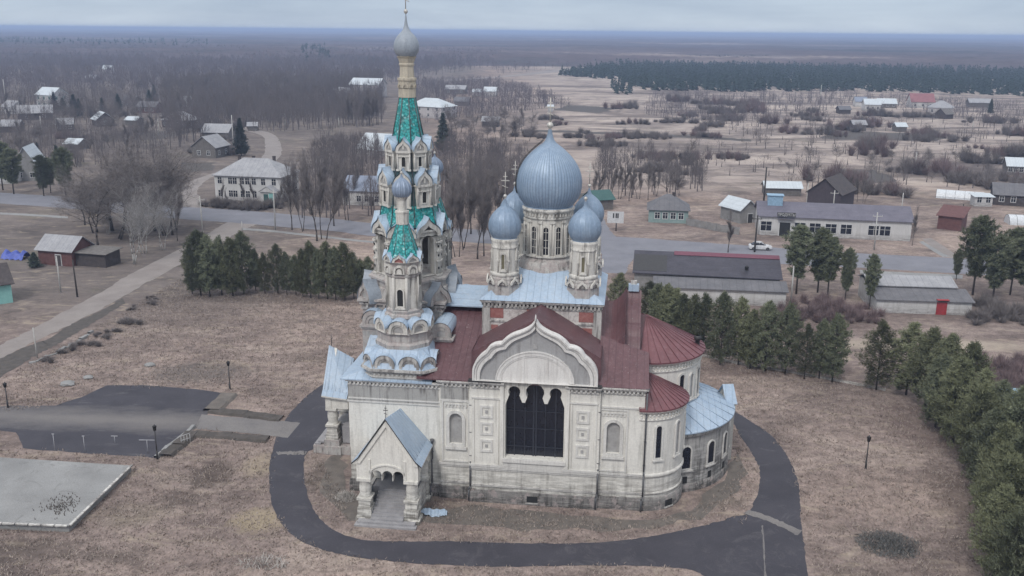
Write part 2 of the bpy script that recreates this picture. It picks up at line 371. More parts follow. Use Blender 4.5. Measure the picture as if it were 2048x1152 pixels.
tp.panel(KI[:KN]+[(-4.68,11.32),(-3.0,11.32)]+hole[::-1]+[(3.0,11.32),(4.68,11.32)]+KI[KN:], [], Tf, .06, .3, 0)
tp.build('tympanum', 'gable', ga)
ar = MB()
for i in range(20):
    a, b2 = PI*i/20, PI*(i+1)/20
    P = lambda r, t, dx=0: ((3.0+r)*math.cos(t), 11.45+(2.35+r)*math.sin(t))
    for (ra, rb, d0, d1) in ((.0,.28,-.10,.06), (.28,.36,-.16,.06), (-.14,.0,-.05,.3)):
        q = [P(ra,a), P(ra,b2), P(rb,b2), P(rb,a)]
        ar.face([(x, d0, z) for x, z in q]); ar.face([(q[3][0],d0,q[3][1]),(q[2][0],d0,q[2][1]),(q[2][0],d1,q[2][1]),(q[3][0],d1,q[3][1])]); ar.face([(q[0][0],d0,q[0][1]),(q[1][0],d0,q[1][1]),(q[1][0],d1,q[1][1]),(q[0][0],d1,q[0][1])])
ar.panel([(-3.0,11.24),(3.0,11.24)]+hole, [], Tf, .004, .3)
for x in (-1.0, 1.05): ar.box(x-.07, -.06, 11.26, x+.07, .003, 13.55)
ar.build('archivolt', 'gablewhite', ga)
q = MB(); q.box(-.16, -.0, 14.35, .16, .055, 14.75); q.build('cross_relief', 'niche', ga)
# roofs (dark red): two crossing gables
def gable_roof(name, mat, axis, c, half_l, half_r, a0, a1, ze, zr, th=.12, parent=None):
    r = MB()
    def pt(s, a, z): return (s, a, z) if axis == 'y' else (a, s, z)
    for sgn, h in ((-1, half_l), (1, half_r)):
        for zz, fl in ((0, 0), (-th, 1)):
            r.face([pt(c, a0, zr+zz), pt(c+sgn*h, a0, ze+zz), pt(c+sgn*h, a1, ze+zz), pt(c, a1, zr+zz)])
        r.face([pt(c+sgn*h,a0,ze), pt(c+sgn*h,a0,ze-th), pt(c+sgn*h,a1,ze-th), pt(c+sgn*h,a1,ze)])
        for a in (a0, a1): r.face([pt(c,a,zr), pt(c+sgn*h,a,ze), pt(c+sgn*h,a,ze-th), pt(c,a,zr-th)])
    return r.build(name, mat, parent)
gable_roof('red_roof', 'redy', 'y', 0, 5.5, 5.5, .56, 20.05, 13.62, 16.85, parent=church)
gable_roof('red_roof', 'red', 'x', AY, 10.25, 10.25, -10.2, 7.2, 11.22, 15.95, parent=church)
for sy in (1, -1):                                     # south-east and north-east corner roofs
    Y = (lambda y: y) if sy == 1 else (lambda y: 2*AY-y); q = MB(); a, b2, c2, d2 = (5.3,Y(.05),11.3),(9.55,Y(.05),11.3),(9.55,Y(4.5),13.0),(5.3,Y(4.8),14.3)
    q.face([a,b2,c2,d2]); q.face([b2,c2,(9.55,Y(4.5),11.2)]); q.face([d2,c2,(9.55,Y(4.5),11.2),(5.3,Y(4.8),11.2)]); q.face([a,b2,(9.55,Y(.05),11.26),(5.3,Y(.05),11.26)])
    q.build('corner_roof', 'red', church)
    q = MB()
    for x in (-5.5, 5.5): q.face([(x,Y(.56),11.3),(x,Y(5.2),11.3),(x,Y(5.2),13.7),(x,Y(.56),13.7)])
    q.face([(-5.5,Y(.565),11.3),(5.5,Y(.565),11.3),(5.5,Y(.565),13.6),(0,Y(.565),16.8),(-5.5,Y(.565),13.6)]); q.build('arm_cladding', 'redy', church)
q = MB()                                                                   # triangle walls under the red roofs
q.face([(-10.1,.5,11.2),(-10.1,20.1,11.2),(-10.1,AY,15.8)]); q.face([(7.1,.5,11.2),(7.1,20.1,11.2),(7.1,AY,15.8)])
q.build('attic_wall', 'worn', church)
q = MB()                                                   # concave east arm roof sweeping up to the back of the east gable
for sy in (1,-1):
    Y = (lambda y: y) if sy == 1 else (lambda y: 2*AY-y); zz = lambda i, j: (5.2+2.2*i/8, Y(4.6+5.7*j/6), 13.36+(5.7*j/6)*.462+.06-.35*math.sin(PI*i/8)*.6+1.25*(i/8)**3.0)
    for i in range(8):
        for j in range(6): q.face([zz(i,j),zz(i+1,j),zz(i+1,j+1),zz(i,j+1)],0,True)
        q.face([zz(i,0),zz(i+1,0),(5.2+2.2*(i+1)/8,Y(4.6),12.6),(5.2+2.2*i/8,Y(4.6),12.6)])
q.build('swept_roof','red',church)
# east gable wall rising over the roof, seen edge on, red metal on its back
eg = MB(); Te = lambda u, d, ww: (8.75-d, AY+u, ww)
ke = [(x*1.02, 11.3+(z-11.405)*1.03) for x, z in KO]
eg.panel(ke, [], Te, 0, 1.45, 0, back=True)
ego = eg.build('east_gable', 'red', church)
q = MB(); pf = [(-5.58,11.2),(5.58,11.2),(5.58,11.93),(0,14.72),(-5.58,11.93)]; q.panel(pf, [], lambda u,d,z: (9.3-d,AY+u,z), 0, .6); q.build('apse_link', 'red2' if 'red2' in MT else 'red', church)
q = MB(); q.box(7.55, AY-.32, 17.0, 8.5, AY+.32, 17.62, 0); q.box(7.75, AY-.2, 17.621, 8.3, AY+.2, 17.95, 1); q.build('finial_base', ['blue','trim'], ego)
# block under the drums
k = MB(); k.box(-5.15, 5.2, 11.0, 5.15, 15.4, 16.55)
k.build('crossing_block', 'block', church)
k = MB()
for z0, z1, o in ((16.3,16.45,.1), (16.75,16.88,.24), (16.885,17.05,.34)): k.box(-5.15-o, 5.2-o, z0, 5.15+o, 15.4+o, z1)
for i in range(30):
    x = -5.05+i*10.1/29; k.box(x-.09, 4.98, 16.46, x+.09, 5.19, 16.745)
for y in range(26):
    yy = 5.4+y*.39
    for sx in (-1,1): k.box(sx*5.16, yy-.09, 16.46, sx*5.36, yy+.09, 16.745)
for x0, x1 in ((-5.3,-4.6),(4.6,5.3)): k.box(x0, 5.08, 12.0, x1, 5.19, 16.28)
k.box(-5.2, 5.1, 15.02, 5.2, 5.19, 15.15)
k.build('block_cornice', 'trim', church)
for x0, x1, z0, z1 in ((-4.58,-3.4,15.35,16.28),(3.3,4.58,15.30,16.2),(-1.3,-.5,15.9,16.28),(3.3,4.5,14.2,14.75),(.7,1.2,15.7,16.2),(-4.5,-3.9,14.3,14.7)): q = MB(); q.box(x0, 5.165, z0, x1, 5.198, z1); q.build('brick_patch', 'brick', church)
k = MB(); e = 5.52; top = 2.5; zt = 19.15
for i in range(4):
    a = R(45+90*i); b2 = R(135+90*i); ca = (e*math.sqrt(2)*math.cos(a), e*math.sqrt(2)*math.sin(a)); cb = (e*math.sqrt(2)*math.cos(b2), e*math.sqrt(2)*math.sin(b2))
    ta = (top*math.sqrt(2)*math.cos(a), top*math.sqrt(2)*math.sin(a)); tb = (top*math.sqrt(2)*math.cos(b2), top*math.sqrt(2)*math.sin(b2))
    k.face([(ca[0],AY+ca[1],17.06),(cb[0],AY+cb[1],17.06),(tb[0],AY+tb[1],zt),(ta[0],AY+ta[1],zt)], 0 if i % 2 == 0 else 1)
k.face([(top*sx,AY+top*sy,zt) for sx, sy in ((-1,-1),(1,-1),(1,1),(-1,1))])
k.build('crossing_roof', ['blue','bluey'], church)
gable_roof('link_roof', 'bluey', 'x', AY, 2.6, 2.6, -9.3, -5.16, 15.6, 16.9, parent=church)

ONION = [(.70,0),(.78,.09),(.89,.25),(.96,.41),(.995,.58),(1.0,.78),(.975,.96),(.93,1.12),(.865,1.26),(.775,1.41),(.68,1.53),(.60,1.62),(.52,1.70),(.42,1.79),(.31,1.88),(.21,1.955),(.145,2.03),(.105,2.13),(.075,2.25),(.05,2.38)]
def cross_mb(h, r, z0=0):
    q = MB(); q.tube((0,0,z0), (0,0,z0+h), r, r*.7)
    q.box(-h*.18, -r*.7, z0+h*.62-r*.8, h*.18, r*.7, z0+h*.62+r*.8); q.box(-h*.09, -r*.7, z0+h*.8-r*.7, h*.09, r*.7, z0+h*.8+r*.7)
    q.tube((-h*.13,0,z0+h*.40), (h*.13,0,z0+h*.30), r*.7); return q
def onion(parent, x, y, z, rad, mat, zs=1.0, n=96, flute=.02, fl_n=2, ballz=None, ballr=.2, crossh=2.0, cr=.06, name='dome', cross=True):
    q = MB(); q.lathe([(r*rad, h*rad*zs) for r, h in ONION], n, flute=flute, fl_n=fl_n); q.lathe([(.66*rad,-.02),(.74*rad,-.01),(.76*rad,.05),(.70*rad,.1)], 32)
    o = q.build(name, mat, parent, (x, y, z)); tipz = 2.38*rad*zs
    q = MB(); q.lathe([(.5*ballr,0),(.35*ballr,.5*ballr),(.95*ballr,1.0*ballr),(1.0*ballr,1.45*ballr),(.7*ballr,2.1*ballr),(.2*ballr,2.4*ballr)], 14)
    q.build('ball', 'gold', o, (0,0,tipz-.25*ballr))
    if cross: cross_mb(crossh, cr).build('cross', 'gold', o, (0,0,tipz+1.9*ballr))
    return o
# main drum
d = MB()
d.lathe([(2.75,18.4),(2.75,19.2),(2.62,19.3),(2.55,19.75),(2.32,19.9),(2.16,20.1),(2.12,20.3)], 32, AX, AY, 1)
d.lathe([(2.10,20.25),(2.10,23.7)], 32, AX, AY, 0); d.lathe([(2.10,23.7),(2.22,23.75),(2.22,23.9),(2.14,23.95),(2.14,24.25),(2.4,24.45),(2.4,24.6),(2.1,24.75)], 32, AX, AY, 0)
for i in range(44):
    a = 2*PI*i/44; T = TF(AX, AY, a, 2.14); d.box(-.075, -.16, 24.0, .075, .02, 24.26, 0, T)
for i in range(12):
    a = R(-90+15+30*i); T = TF(AX, AY, a, 2.10)
    for du in (-.13, .13): d.tube(T(du,-.05,20.3), T(du,-.05,23.5), .075, .075, 6, 0)
    d.box(-.24, -.16, 23.4, .24, .02, 23.62, 0, T); d.box(-.24, -.16, 20.25, .24, .02, 20.45, 0, T)
dr = d.build('drum', ['tower','worn'], church)
def slot(T, z0, zs, wd, fr, out=.09, mat='tower', pane='glass'):
    q = MB(); q.panel(arch(0, z0-fr, zs, wd+2*fr, 10), [arch(0, z0, zs, wd, 10)], T, -out, .02, 0); q.box(-wd/2-fr-.08, -out-.06, z0-fr-.14, wd/2+fr+.08, .02, z0-fr-.003, 0, T)
    q.panel(arch(0, z0+.001, zs, wd-.004, 10), [], T, -.015, .02, 1, edges=False); return q
for i in range(12):
    T = TF(AX, AY, R(-90+30*i), 2.12); q = slot(T, 20.55, 22.85, .46, .13, .12); q.box(-.02, -.05, 20.56, .02, -.016, 23.0, 2, T)
    for z in (21.2, 21.9, 22.6): q.box(-.2, -.05, z-.02, .2, -.016, z+.02, 2, T)
    q.build('window', ['tower','glass','tower'], dr)
md = onion(church, AX, AY, 24.68, 3.0, 'dome', zs=.965, n=128, flute=.012, ballr=.3, crossh=2.2, cr=.07)
q = MB()                                                                # service ladder climbing the west side of the main dome
for off in (-.18, .18):
    q.path([((-(r*2.98)-.1), off, h*2.98) for r, h in ONION[3:17]], .035, 4)
for r, h in ONION[3:17]: q.tube((-(r*2.98)-.1,-.18,h*2.98), (-(r*2.98)-.1,.18,h*2.98), .025, .025, 4)
q.build('ladder', 'iron', md, None, R(18))
# corner drums
for sx in (-3.52, 3.52):
    for sy in (-3.6, 3.6):
        x, y = AX+sx, AY+sy; d = MB()
        d.lathe([(1.55,17.1),(1.5,18.5),(1.42,18.7),(1.42,18.85),(1.2,19.1)], 8, x, y, 1, sm=False, ph=PI/8)
        d.lathe([(1.13,18.9),(1.13,21.9)], 24, x, y, 0); d.lathe([(1.2,21.55),(1.2,21.7),(1.14,21.75),(1.22,22.1),(1.26,22.3),(1.0,22.42)], 24, x, y, 0); d.lathe([(1.26,19.05),(1.3,19.15),(1.3,19.3),(1.14,19.4)], 24, x, y, 0)
        for i in range(8):
            T = TF(x, y, R(-90+22.5+45*i), 1.13); d.tube(T(0,-.03,19.4), T(0,-.03,21.5), .07, .07, 6, 0); d.box(-.12,-.12,20.4,.12,.02,20.55,0,T)
        for i in range(8):
            T = TF(x, y, R(-90+45*i), 1.5); d.panel(keel(.95,.7,18.35), [scale_poly(keel(.95,.7,18.35),.6,.6,0,18.35)], T, -.08, .05, 0, back=False)
        s = d.build('small_drum', ['tower','worn'], church)
        for i in range(4):
            T = TF(x, y, R(-90+90*i), 1.14); slot(T, 19.75, 20.95, .26, .12, .1).build('window', ['tower', plain('ochre_window', (.16,.145,.09)) if i == 0 else 'glass'], s)
        onion(church, x, y, 22.35, 1.47, 'dome', n=64, flute=.03, ballr=.17, crossh=2.0, cr=.045, cross=not (sx > 0 and sy < 0))
# --- apses
def half_drum(name, cx, cy, r, zt, roof_r, ze, za, roofmat, wins, wz, a0=-95, a1=95, vent=False, base=True, n=36, dent=True):
    d = MB(); A0, A1 = R(a0), R(a1)
    d.lathe([(r,0),(r,zt)], n, cx, cy, 0, A0, A1)
    if base:
        d.lathe([(r+.16,-.3),(r+.16,.95),(r+.06,1.12),(r,1.14)], n, cx, cy, 1, A0, A1); d.lathe([(r,1.48),(r+.1,1.5),(r+.1,1.68),(r,1.7)], n, cx, cy, 0, A0, A1); d.lathe([(r,3.05),(r+.09,3.08),(r+.16,3.22),(r+.16,3.42),(r,3.46)], n, cx, cy, 0, A0, A1)
    d.lathe([(r,zt-.95),(r+.1,zt-.9),(r+.1,zt-.78),(r,zt-.75)], n, cx, cy, 0, A0, A1)
    d.lathe([(r,zt-.3),(r+.2,zt-.22),(r+.32,zt-.05),(r+.32,zt+.02)], n, cx, cy, 0, A0, A1)
    if dent:
        k = int(r*(A1-A0)/.34)
        for row in (0, 1):
            for i in range(k):
                a = A0+(A1-A0)*(i+.5)/k; T = TF(cx, cy, a, r); d.box(-.08, -.14, zt-.72+row*.28-.02, .08, .02, zt-.56+row*.28-.02, 0, T)
    o = d.build(name, ['apsewall','plinth'], church)
    rf = MB(); n2 = 60
    for i in range(n2):
        aa, ab = A0+(A1-A0)*i/n2, A0+(A1-A0)*(i+1)/n2
        P = lambda a, rr, z: (cx+rr*math.cos(a), cy+rr*math.sin(a), z)
        am = (aa+ab)/2
        rf.face([P(aa,roof_r,ze), P(ab,roof_r,ze), (cx,cy,za)], 0)
        rf.face([P(aa,roof_r,ze), P(ab,roof_r,ze), P(ab,roof_r,ze-.14), P(aa,roof_r,ze-.14)], 0); rf.face([P(aa,roof_r,ze-.14), P(ab,roof_r,ze-.14), P(ab,r-.1,ze-.13), P(aa,r-.1,ze-.13)], 0)
        if i % 3 == 0: rf.tube(P(aa,roof_r,ze+.02), (cx+.1*math.cos(aa),cy+.1*math.sin(aa),za+.02), .035, .02, 4, 0)
    rf.build('apse_roof', roofmat, o)
    for a, wd, z0, zs, blind in wins:
        T = TF(cx, cy, R(a), r); slot(T, z0, zs, wd, .16, .12).build('window', ['trim', 'niche' if blind else 'glass'], o)
    return o
red2 = sheet_metal('red_apse_metal', (.125,.046,.052), (.18,.068,.076), (.27,.17,.18), None, rough=.5, amount=.4, speck=.25); MT['red2'] = red2
sa = half_drum('side_apse', 9.2, 4.05, 3.68, 9.25, 4.02, 9.36, 11.45, 'red2', [(-68,.5,4.9,7.6,False),(-35,.5,4.9,7.6,True),(0,.5,4.9,7.6,False)], 0)
half_drum('side_apse', 9.2, 16.55, 3.68, 9.25, 4.02, 9.36, 11.45, 'red2', [(0,.5,4.9,7.6,False)], 0)
for a, z0 in ((-48, .2),): 
    T = TF(9.2, 4.05, R(a), 3.84); q = MB(); q.box(-.4, -.02, .2, .4, .02, .8, 0, T); q.box(-.5, -.07, .05, .5, .02, .195, 1, T); q.build('basement_vent', ['dark','trim'], sa)
ma = half_drum('main_apse', 9.25, AY, 5.2, 11.85, 5.6, 11.97, 14.75, 'red2', [(-50,.55,7.9,10.2,False),(-20,.55,7.9,10.2,False),(10,.55,7.9,10.2,False),(-35,.5,8.0,10.0,True)], 0, base=False)
q = MB(); q.lathe([(.22,0),(.2,.55),(.3,.6),(.36,.85),(.2,1.0)], 12); q.build('chimney', 'iron', ma, (14.05, AY-.6, 12.15))
# low ambulatory
AC = (10.3, 11.0); AR = 7.3
an = MB(); an.lathe([(AR,0),(AR,5.6)], 48, *AC, 0, R(-85), R(85)); an.lathe([(AR+.1,-.3),(AR+.1,.7),(AR,.8)], 48, *AC, 1, R(-85), R(85)); an.lathe([(AR,5.2),(AR+.12,5.3),(AR+.3,5.55),(AR+.3,5.75)], 48, *AC, 0, R(-85), R(85))
am = an.build('ambulatory', [plaster('damp_plaster', (.50,.485,.465), (.13,.125,.12), 6.0, 6.2, .7), 'plinth'], church)
rf = MB(); rf.lathe([(AR+.3,5.70),(AR+.4,5.76),(AR+.4,5.86)], 60, *AC, 0, R(-88), R(88), sm=False)
PO = lambda a, dz=0: (AC[0]+(AR+.4)*math.cos(a), AC[1]+(AR+.4)*math.sin(a), 5.86+dz)
PI_ = lambda a, dz=0: (9.25+5.1*math.cos(a), AY+5.1*math.sin(a), 7.6+dz)
for i in range(60):
    aa, ab = R(-88+176*i/60), R(-88+176*(i+1)/60); rf.face([PO(aa),PO(ab),PI_(ab),PI_(aa)])
    if i % 4 == 0: rf.tube(PO(aa,.02), PI_(aa,.02), .04, .04, 4)
rf.build('ambulatory_roof', 'blue', am)
for a in (-66, -44, -24, -4, 16):
    T = TF(*AC, R(a), AR); slot(T, 2.3, 4.0, .85, .14, .1, pane='glass').build('window', ['trim','glass'], am)
    q = MB(); q.box(-.22, -.02, .85, .22, .02, 1.5, 0, T); q.build('basement_vent', 'dark', am)
ep = MB(); T = TF(*AC, R(14), AR)
ep.box(-1.2, -.45, 0, 1.2, .1, 5.0, 0, T); ep.panel([(-1.3,5.0),(1.3,5.0),(1.3,6.0),(0,7.3),(-1.3,6.0)], [], T, -.5, .3, 0, back=True)
ep.face([T(-1.45,-.6,5.9), T(0,-.6,7.42), T(0,.5,7.42), T(-1.45,.5,5.9)], 1); ep.face([T(1.45,-.6,5.9), T(0,-.6,7.42), T(0,.5,7.42), T(1.45,.5,5.9)], 1)
ep.build('east_gablet', ['tower','blue'], am)
# downpipes
for x, y in ((-5.52,.12), (5.55,.12), (9.45,.2), (-8.95,.3)):
    q = MB(); zt = 11.0 if abs(x) < 9.6 and x != -8.95 else 10.5
    if x == -8.95: zt = 5.2
    q.path([(x,y-.02,zt),(x,y-.02,3.75),(x,y-.28,3.45),(x,y-.28,1.5),(x-.12,y-.42,1.2),(x-.12,y-.42,.15)], .075, 8); q.tube((x,y-.05,zt-.05),(x,y-.05,zt+.3), .1, .2, 8)
    for z in (9,6.5,4.3): 
        if z < zt: q.box(x-.1,y-.12,z-.03,x+.1,y+.1,z+.03)
    q.build('downpipe', 'pipe', church)
# ---------------------------------------------------------------- bell tower
BX, BY = -12.95, 10.3
def lucarne(r, ang, w, z0, zb, zt, parent, win=True):
    # gabled dormer turret standing on the tent roof: posts, panel, ogee gable with a blue metal hood
    T = TF(0, 0, ang, r); q = MB(); h = w/2
    q.panel(rect(-h+.06, z0, h-.06, zb), [], T, .06, 1.2, 0)
    for u in (-h+.07, h-.07): q.tube(T(u,.02,z0), T(u,.02,zb), .085, .085, 6, 0); q.box(u-.12, -.1, z0, u+.12, .1, z0+.16, 0, T)
    q.box(-h-.03, -.12, zb-.14, h+.03, .6, zb, 0, T); q.box(-h-.0, -.06, z0+(zb-z0)*.72, h, .1, z0+(zb-z0)*.72+.09, 0, T)
    kk = keel(w+.12, zt-zb, zb+.001); q.panel(kk, [scale_poly(kk,.62,.6,0,zb+.1)], T, -.12, .25, 0)
    q.panel(scale_poly(kk,.63,.61,0,zb+.1), [], T, -.02, .2, 2, edges=False); q.box(-.07, -.08, zb+.2, .07, .0, zb+.2+(zt-zb)*.3, 0, T)
    k2 = scale_poly(kk, 1.10, 1.07, 0, zb)
    for i in range(len(k2)-1):
        a, b2 = k2[i], k2[i+1]; zc = zb+(zt-zb)*.55
        q.face([T(a[0],-.2,a[1]), T(b2[0],-.2,b2[1]), T(b2[0]*.55,1.5,zc+(b2[1]-zc)*.8+.25), T(a[0]*.55,1.5,zc+(a[1]-zc)*.8+.25)], 1)
    if win:
        q.panel(arch(0, z0+(zb-z0)*.22, z0+(zb-z0)*.62, w*.26), [], T, .045, .1, 3, edges=False)
        q.panel(arch(0, z0+(zb-z0)*.18, z0+(zb-z0)*.62, w*.40), [arch(0, z0+(zb-z0)*.22, z0+(zb-z0)*.62, w*.27)], T, -.0, .06, 0)
    return q.build('lucarne', ['tower','bluey','niche','dark'], parent)
bt = MB()
# square base and stepped courses
bt.box(-3.7,-3.7,10.8, 3.7,3.7,16.0, 1)
for z0, z1, o in ((15.2,15.4,.12),(15.7,15.9,.25),(16.0,16.2,.4),(12.9,13.05,.1)): bt.box(-3.7-o,-3.7-o,z0, 3.7+o,3.7+o,z1, 1)
bt.lathe([(4.15,16.2),(4.0,17.0),(3.75,17.1),(3.75,17.6),(3.95,17.7),(3.95,17.9),(3.2,18.0)], 8, 0, 0, 1, sm=False, ph=PI/8)
for i in range(48):
    a = 2*PI*i/48
for s in range(4):
    T = TF(0, 0, R(-90+90*s), 3.7)
    for i in range(9): 
        u = -3.2+i*.8; bt.panel(arch(u, 13.4, 14.4, .5, 8), [arch(u, 13.5, 14.4, .32, 8)], T, -.08, .02, 1); bt.box(u-.1, -.3, 15.41, u+.1, .02, 15.69, 1, T)
bt.lathe([(3.95,17.9),(2.7,18.2),(0,18.25)], 8, 0, 0, 1, sm=False, ph=PI/8)
bto = bt.build('bell_tower', ['tower','worn'], church, (BX, BY, 0))
for i in range(8):                                     # kokoshniks round the foot of the belfry
    T = TF(0, 0, R(-90+45*i), 4.35 if i % 2 == 0 else 5.0); q = MB()
    kk = keel(2.2, 2.0, 15.9); q.panel(kk, [scale_poly(kk,.7,.68,0,15.9)], T, -.1, .3, 0); q.panel(scale_poly(kk,.71,.69,0,15.9), [], T, .05, .3, 1, edges=False)
    hh = arch(0, 16.0, 16.3, .9, 8); q.panel(scale_poly(hh,1.25,1.15,0,16.0), [hh], T, -.02, .1, 0)
    k2 = scale_poly(kk,1.06,1.05,0,15.9)
    for a, b2 in zip(k2, k2[1:]): q.face([T(a[0],-.16,a[1]), T(b2[0],-.16,b2[1]), T(b2[0],1.3,b2[1]-.2), T(a[0],1.3,a[1]-.2)], 2)
    q.build('kokoshnik', ['worn','niche','dome_grey'], bto)
# belfry: eight arched faces
bf = MB(); A = 2.95; W8 = 2*A*math.tan(PI/8)
for i in range(8):
    T = TF(0, 0, R(-90+45*i), A); h = W8/2
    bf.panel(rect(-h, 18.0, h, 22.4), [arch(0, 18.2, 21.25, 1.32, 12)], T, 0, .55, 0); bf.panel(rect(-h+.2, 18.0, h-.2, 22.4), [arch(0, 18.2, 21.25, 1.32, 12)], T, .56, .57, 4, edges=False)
    bf.panel(arch(0, 18.2, 21.25, 1.75, 12), [arch(0, 18.15, 21.25, 1.36, 12)], T, -.12, .0, 0)
    for sg in (-1, 1):
        u = sg*(h-.16)
        bf.tube(T(u,-.06,18.0), T(u,-.06,21.2), .2, .17, 8, 0)
        for z, rr in ((18.05,.28),(19.4,.26),(21.15,.28),(20.3,.22)): bf.box(u-rr, -.32, z, u+rr, .12, z+.16, 0, T)
        for z in (18.7, 19.9, 20.75): bf.box(u-.07, -.275, z, u+.07, -.24, z+.2, 2, T)
    bf.box(-h-.05, -.2, 22.28, h+.05, .1, 22.45, 0, T)
bf.lathe([(2.4,22.4),(0,22.41)], 8, 0, 0, 3, sm=False, ph=PI/8)
bfo = bf.build('belfry', ['tower','bluey','dark','worn',simple('shade_dark_brick',(.07,.062,.057),(.13,.115,.105),2)], bto)  # inner faces coloured dark to stand for the shade inside the belfry
for i in range(8):
    T = TF(0, 0, R(-90+45*i), A); q = MB(); kk = keel(W8+.25, 1.75, 21.85)
    q.panel(kk, [scale_poly(kk,.72,.62,0,21.85)], T, -.30, .2, 0); q.panel(scale_poly(kk,.73,.63,0,21.85), [arch(0,21.8,21.25,1.3,8)] if False else [], T, -.16, .2, 1, edges=False) if False else None
    k2 = scale_poly(kk,1.06,1.05,0,21.85)
    for a, b2 in zip(k2, k2[1:]): q.face([T(a[0],-.42,a[1]), T(b2[0],-.42,b2[1]), T(b2[0]*.35,1.35,22.9+(b2[1]-21.85)*.55), T(a[0]*.35,1.35,22.9+(a[1]-21.85)*.55)], 2)
    q.build('kokoshnik', ['tower','niche','blue'], bto)
# tent
t = MB(); t.lathe([(2.95,22.75),(2.72,23.6),(2.52,24.65)], 8, 0, 0, 0, sm=False, ph=PI/8); t.lathe([(2.52,24.65),(2.05,27.2),(1.62,29.6)], 8, 0, 0, 2, sm=False, ph=PI/8); t.lathe([(1.62,29.6),(1.50,30.0),(.72,34.2)], 8, 0, 0, 0, sm=False, ph=PI/8)
for i in range(8):
    a = R(22.5+45*i)
    pr = [(2.95,22.75),(2.72,23.6),(2.05,27.2),(1.55,30.0),(.72,34.2)]
    t.path([((r+.01)*math.cos(a), (r+.01)*math.sin(a), z) for r, z in pr], .05, 5, 1)
tent = t.build('tent_roof', ['tile','pipe',simple('dark_tile',(.03,.075,.078),(.075,.12,.125),3)], bto)  # middle stretch of the tent, between the lucarnes, has a darker tile colour
for i in range(8): lucarne(2.62, R(-90+45*i), 1.5, 24.45, 26.5, 27.95, bto)
for i in range(8): lucarne(1.98, R(-90+45*i), 1.26, 27.75, 29.5, 30.65, bto)
nk = MB(); nk.lathe([(.80,34.15),(.78,35.6),(.86,35.65),(.86,35.85),(.66,35.9),(.62,36.9),(.70,36.95),(.70,37.1),(.64,37.15),(.78,37.55),(.9,37.7),(.6,37.8)], 8, 0, 0, 0, sm=False, ph=PI/8)
for i in range(8):
    T = TF(0, 0, R(-90+45*i), .74); nk.panel(keel(.6,.55,35.0), [scale_poly(keel(.6,.55,35.0),.6,.6,0,35.0)], T, -.06, .05, 0)
nk.build('neck', [plaster('ochre_neck_plaster', (.50,.45,.36), (.2,.18,.16), .1, 80, .6)], bto)
TIP = [(r, h) for r, h in ONION[:13]]+[(.36,1.86),(.24,2.08),(.14,2.35),(.09,2.65),(.055,2.95),(.03,3.2)]
q = MB(); q.lathe([(r*1.14, h*1.14) for r, h in TIP], 48, flute=.02, fl_n=2)
dm = q.build('dome', 'dome_grey', bto, (0,0,37.75))
q = MB(); q.lathe([(.05,0),(.17,.12),(.19,.24),(.1,.38),(.03,.42)], 12); q.build('ball', 'gold', bto, (0,0,41.37))
cross_mb(2.4, .05).build('cross', 'gold', bto, (0,0,41.7))
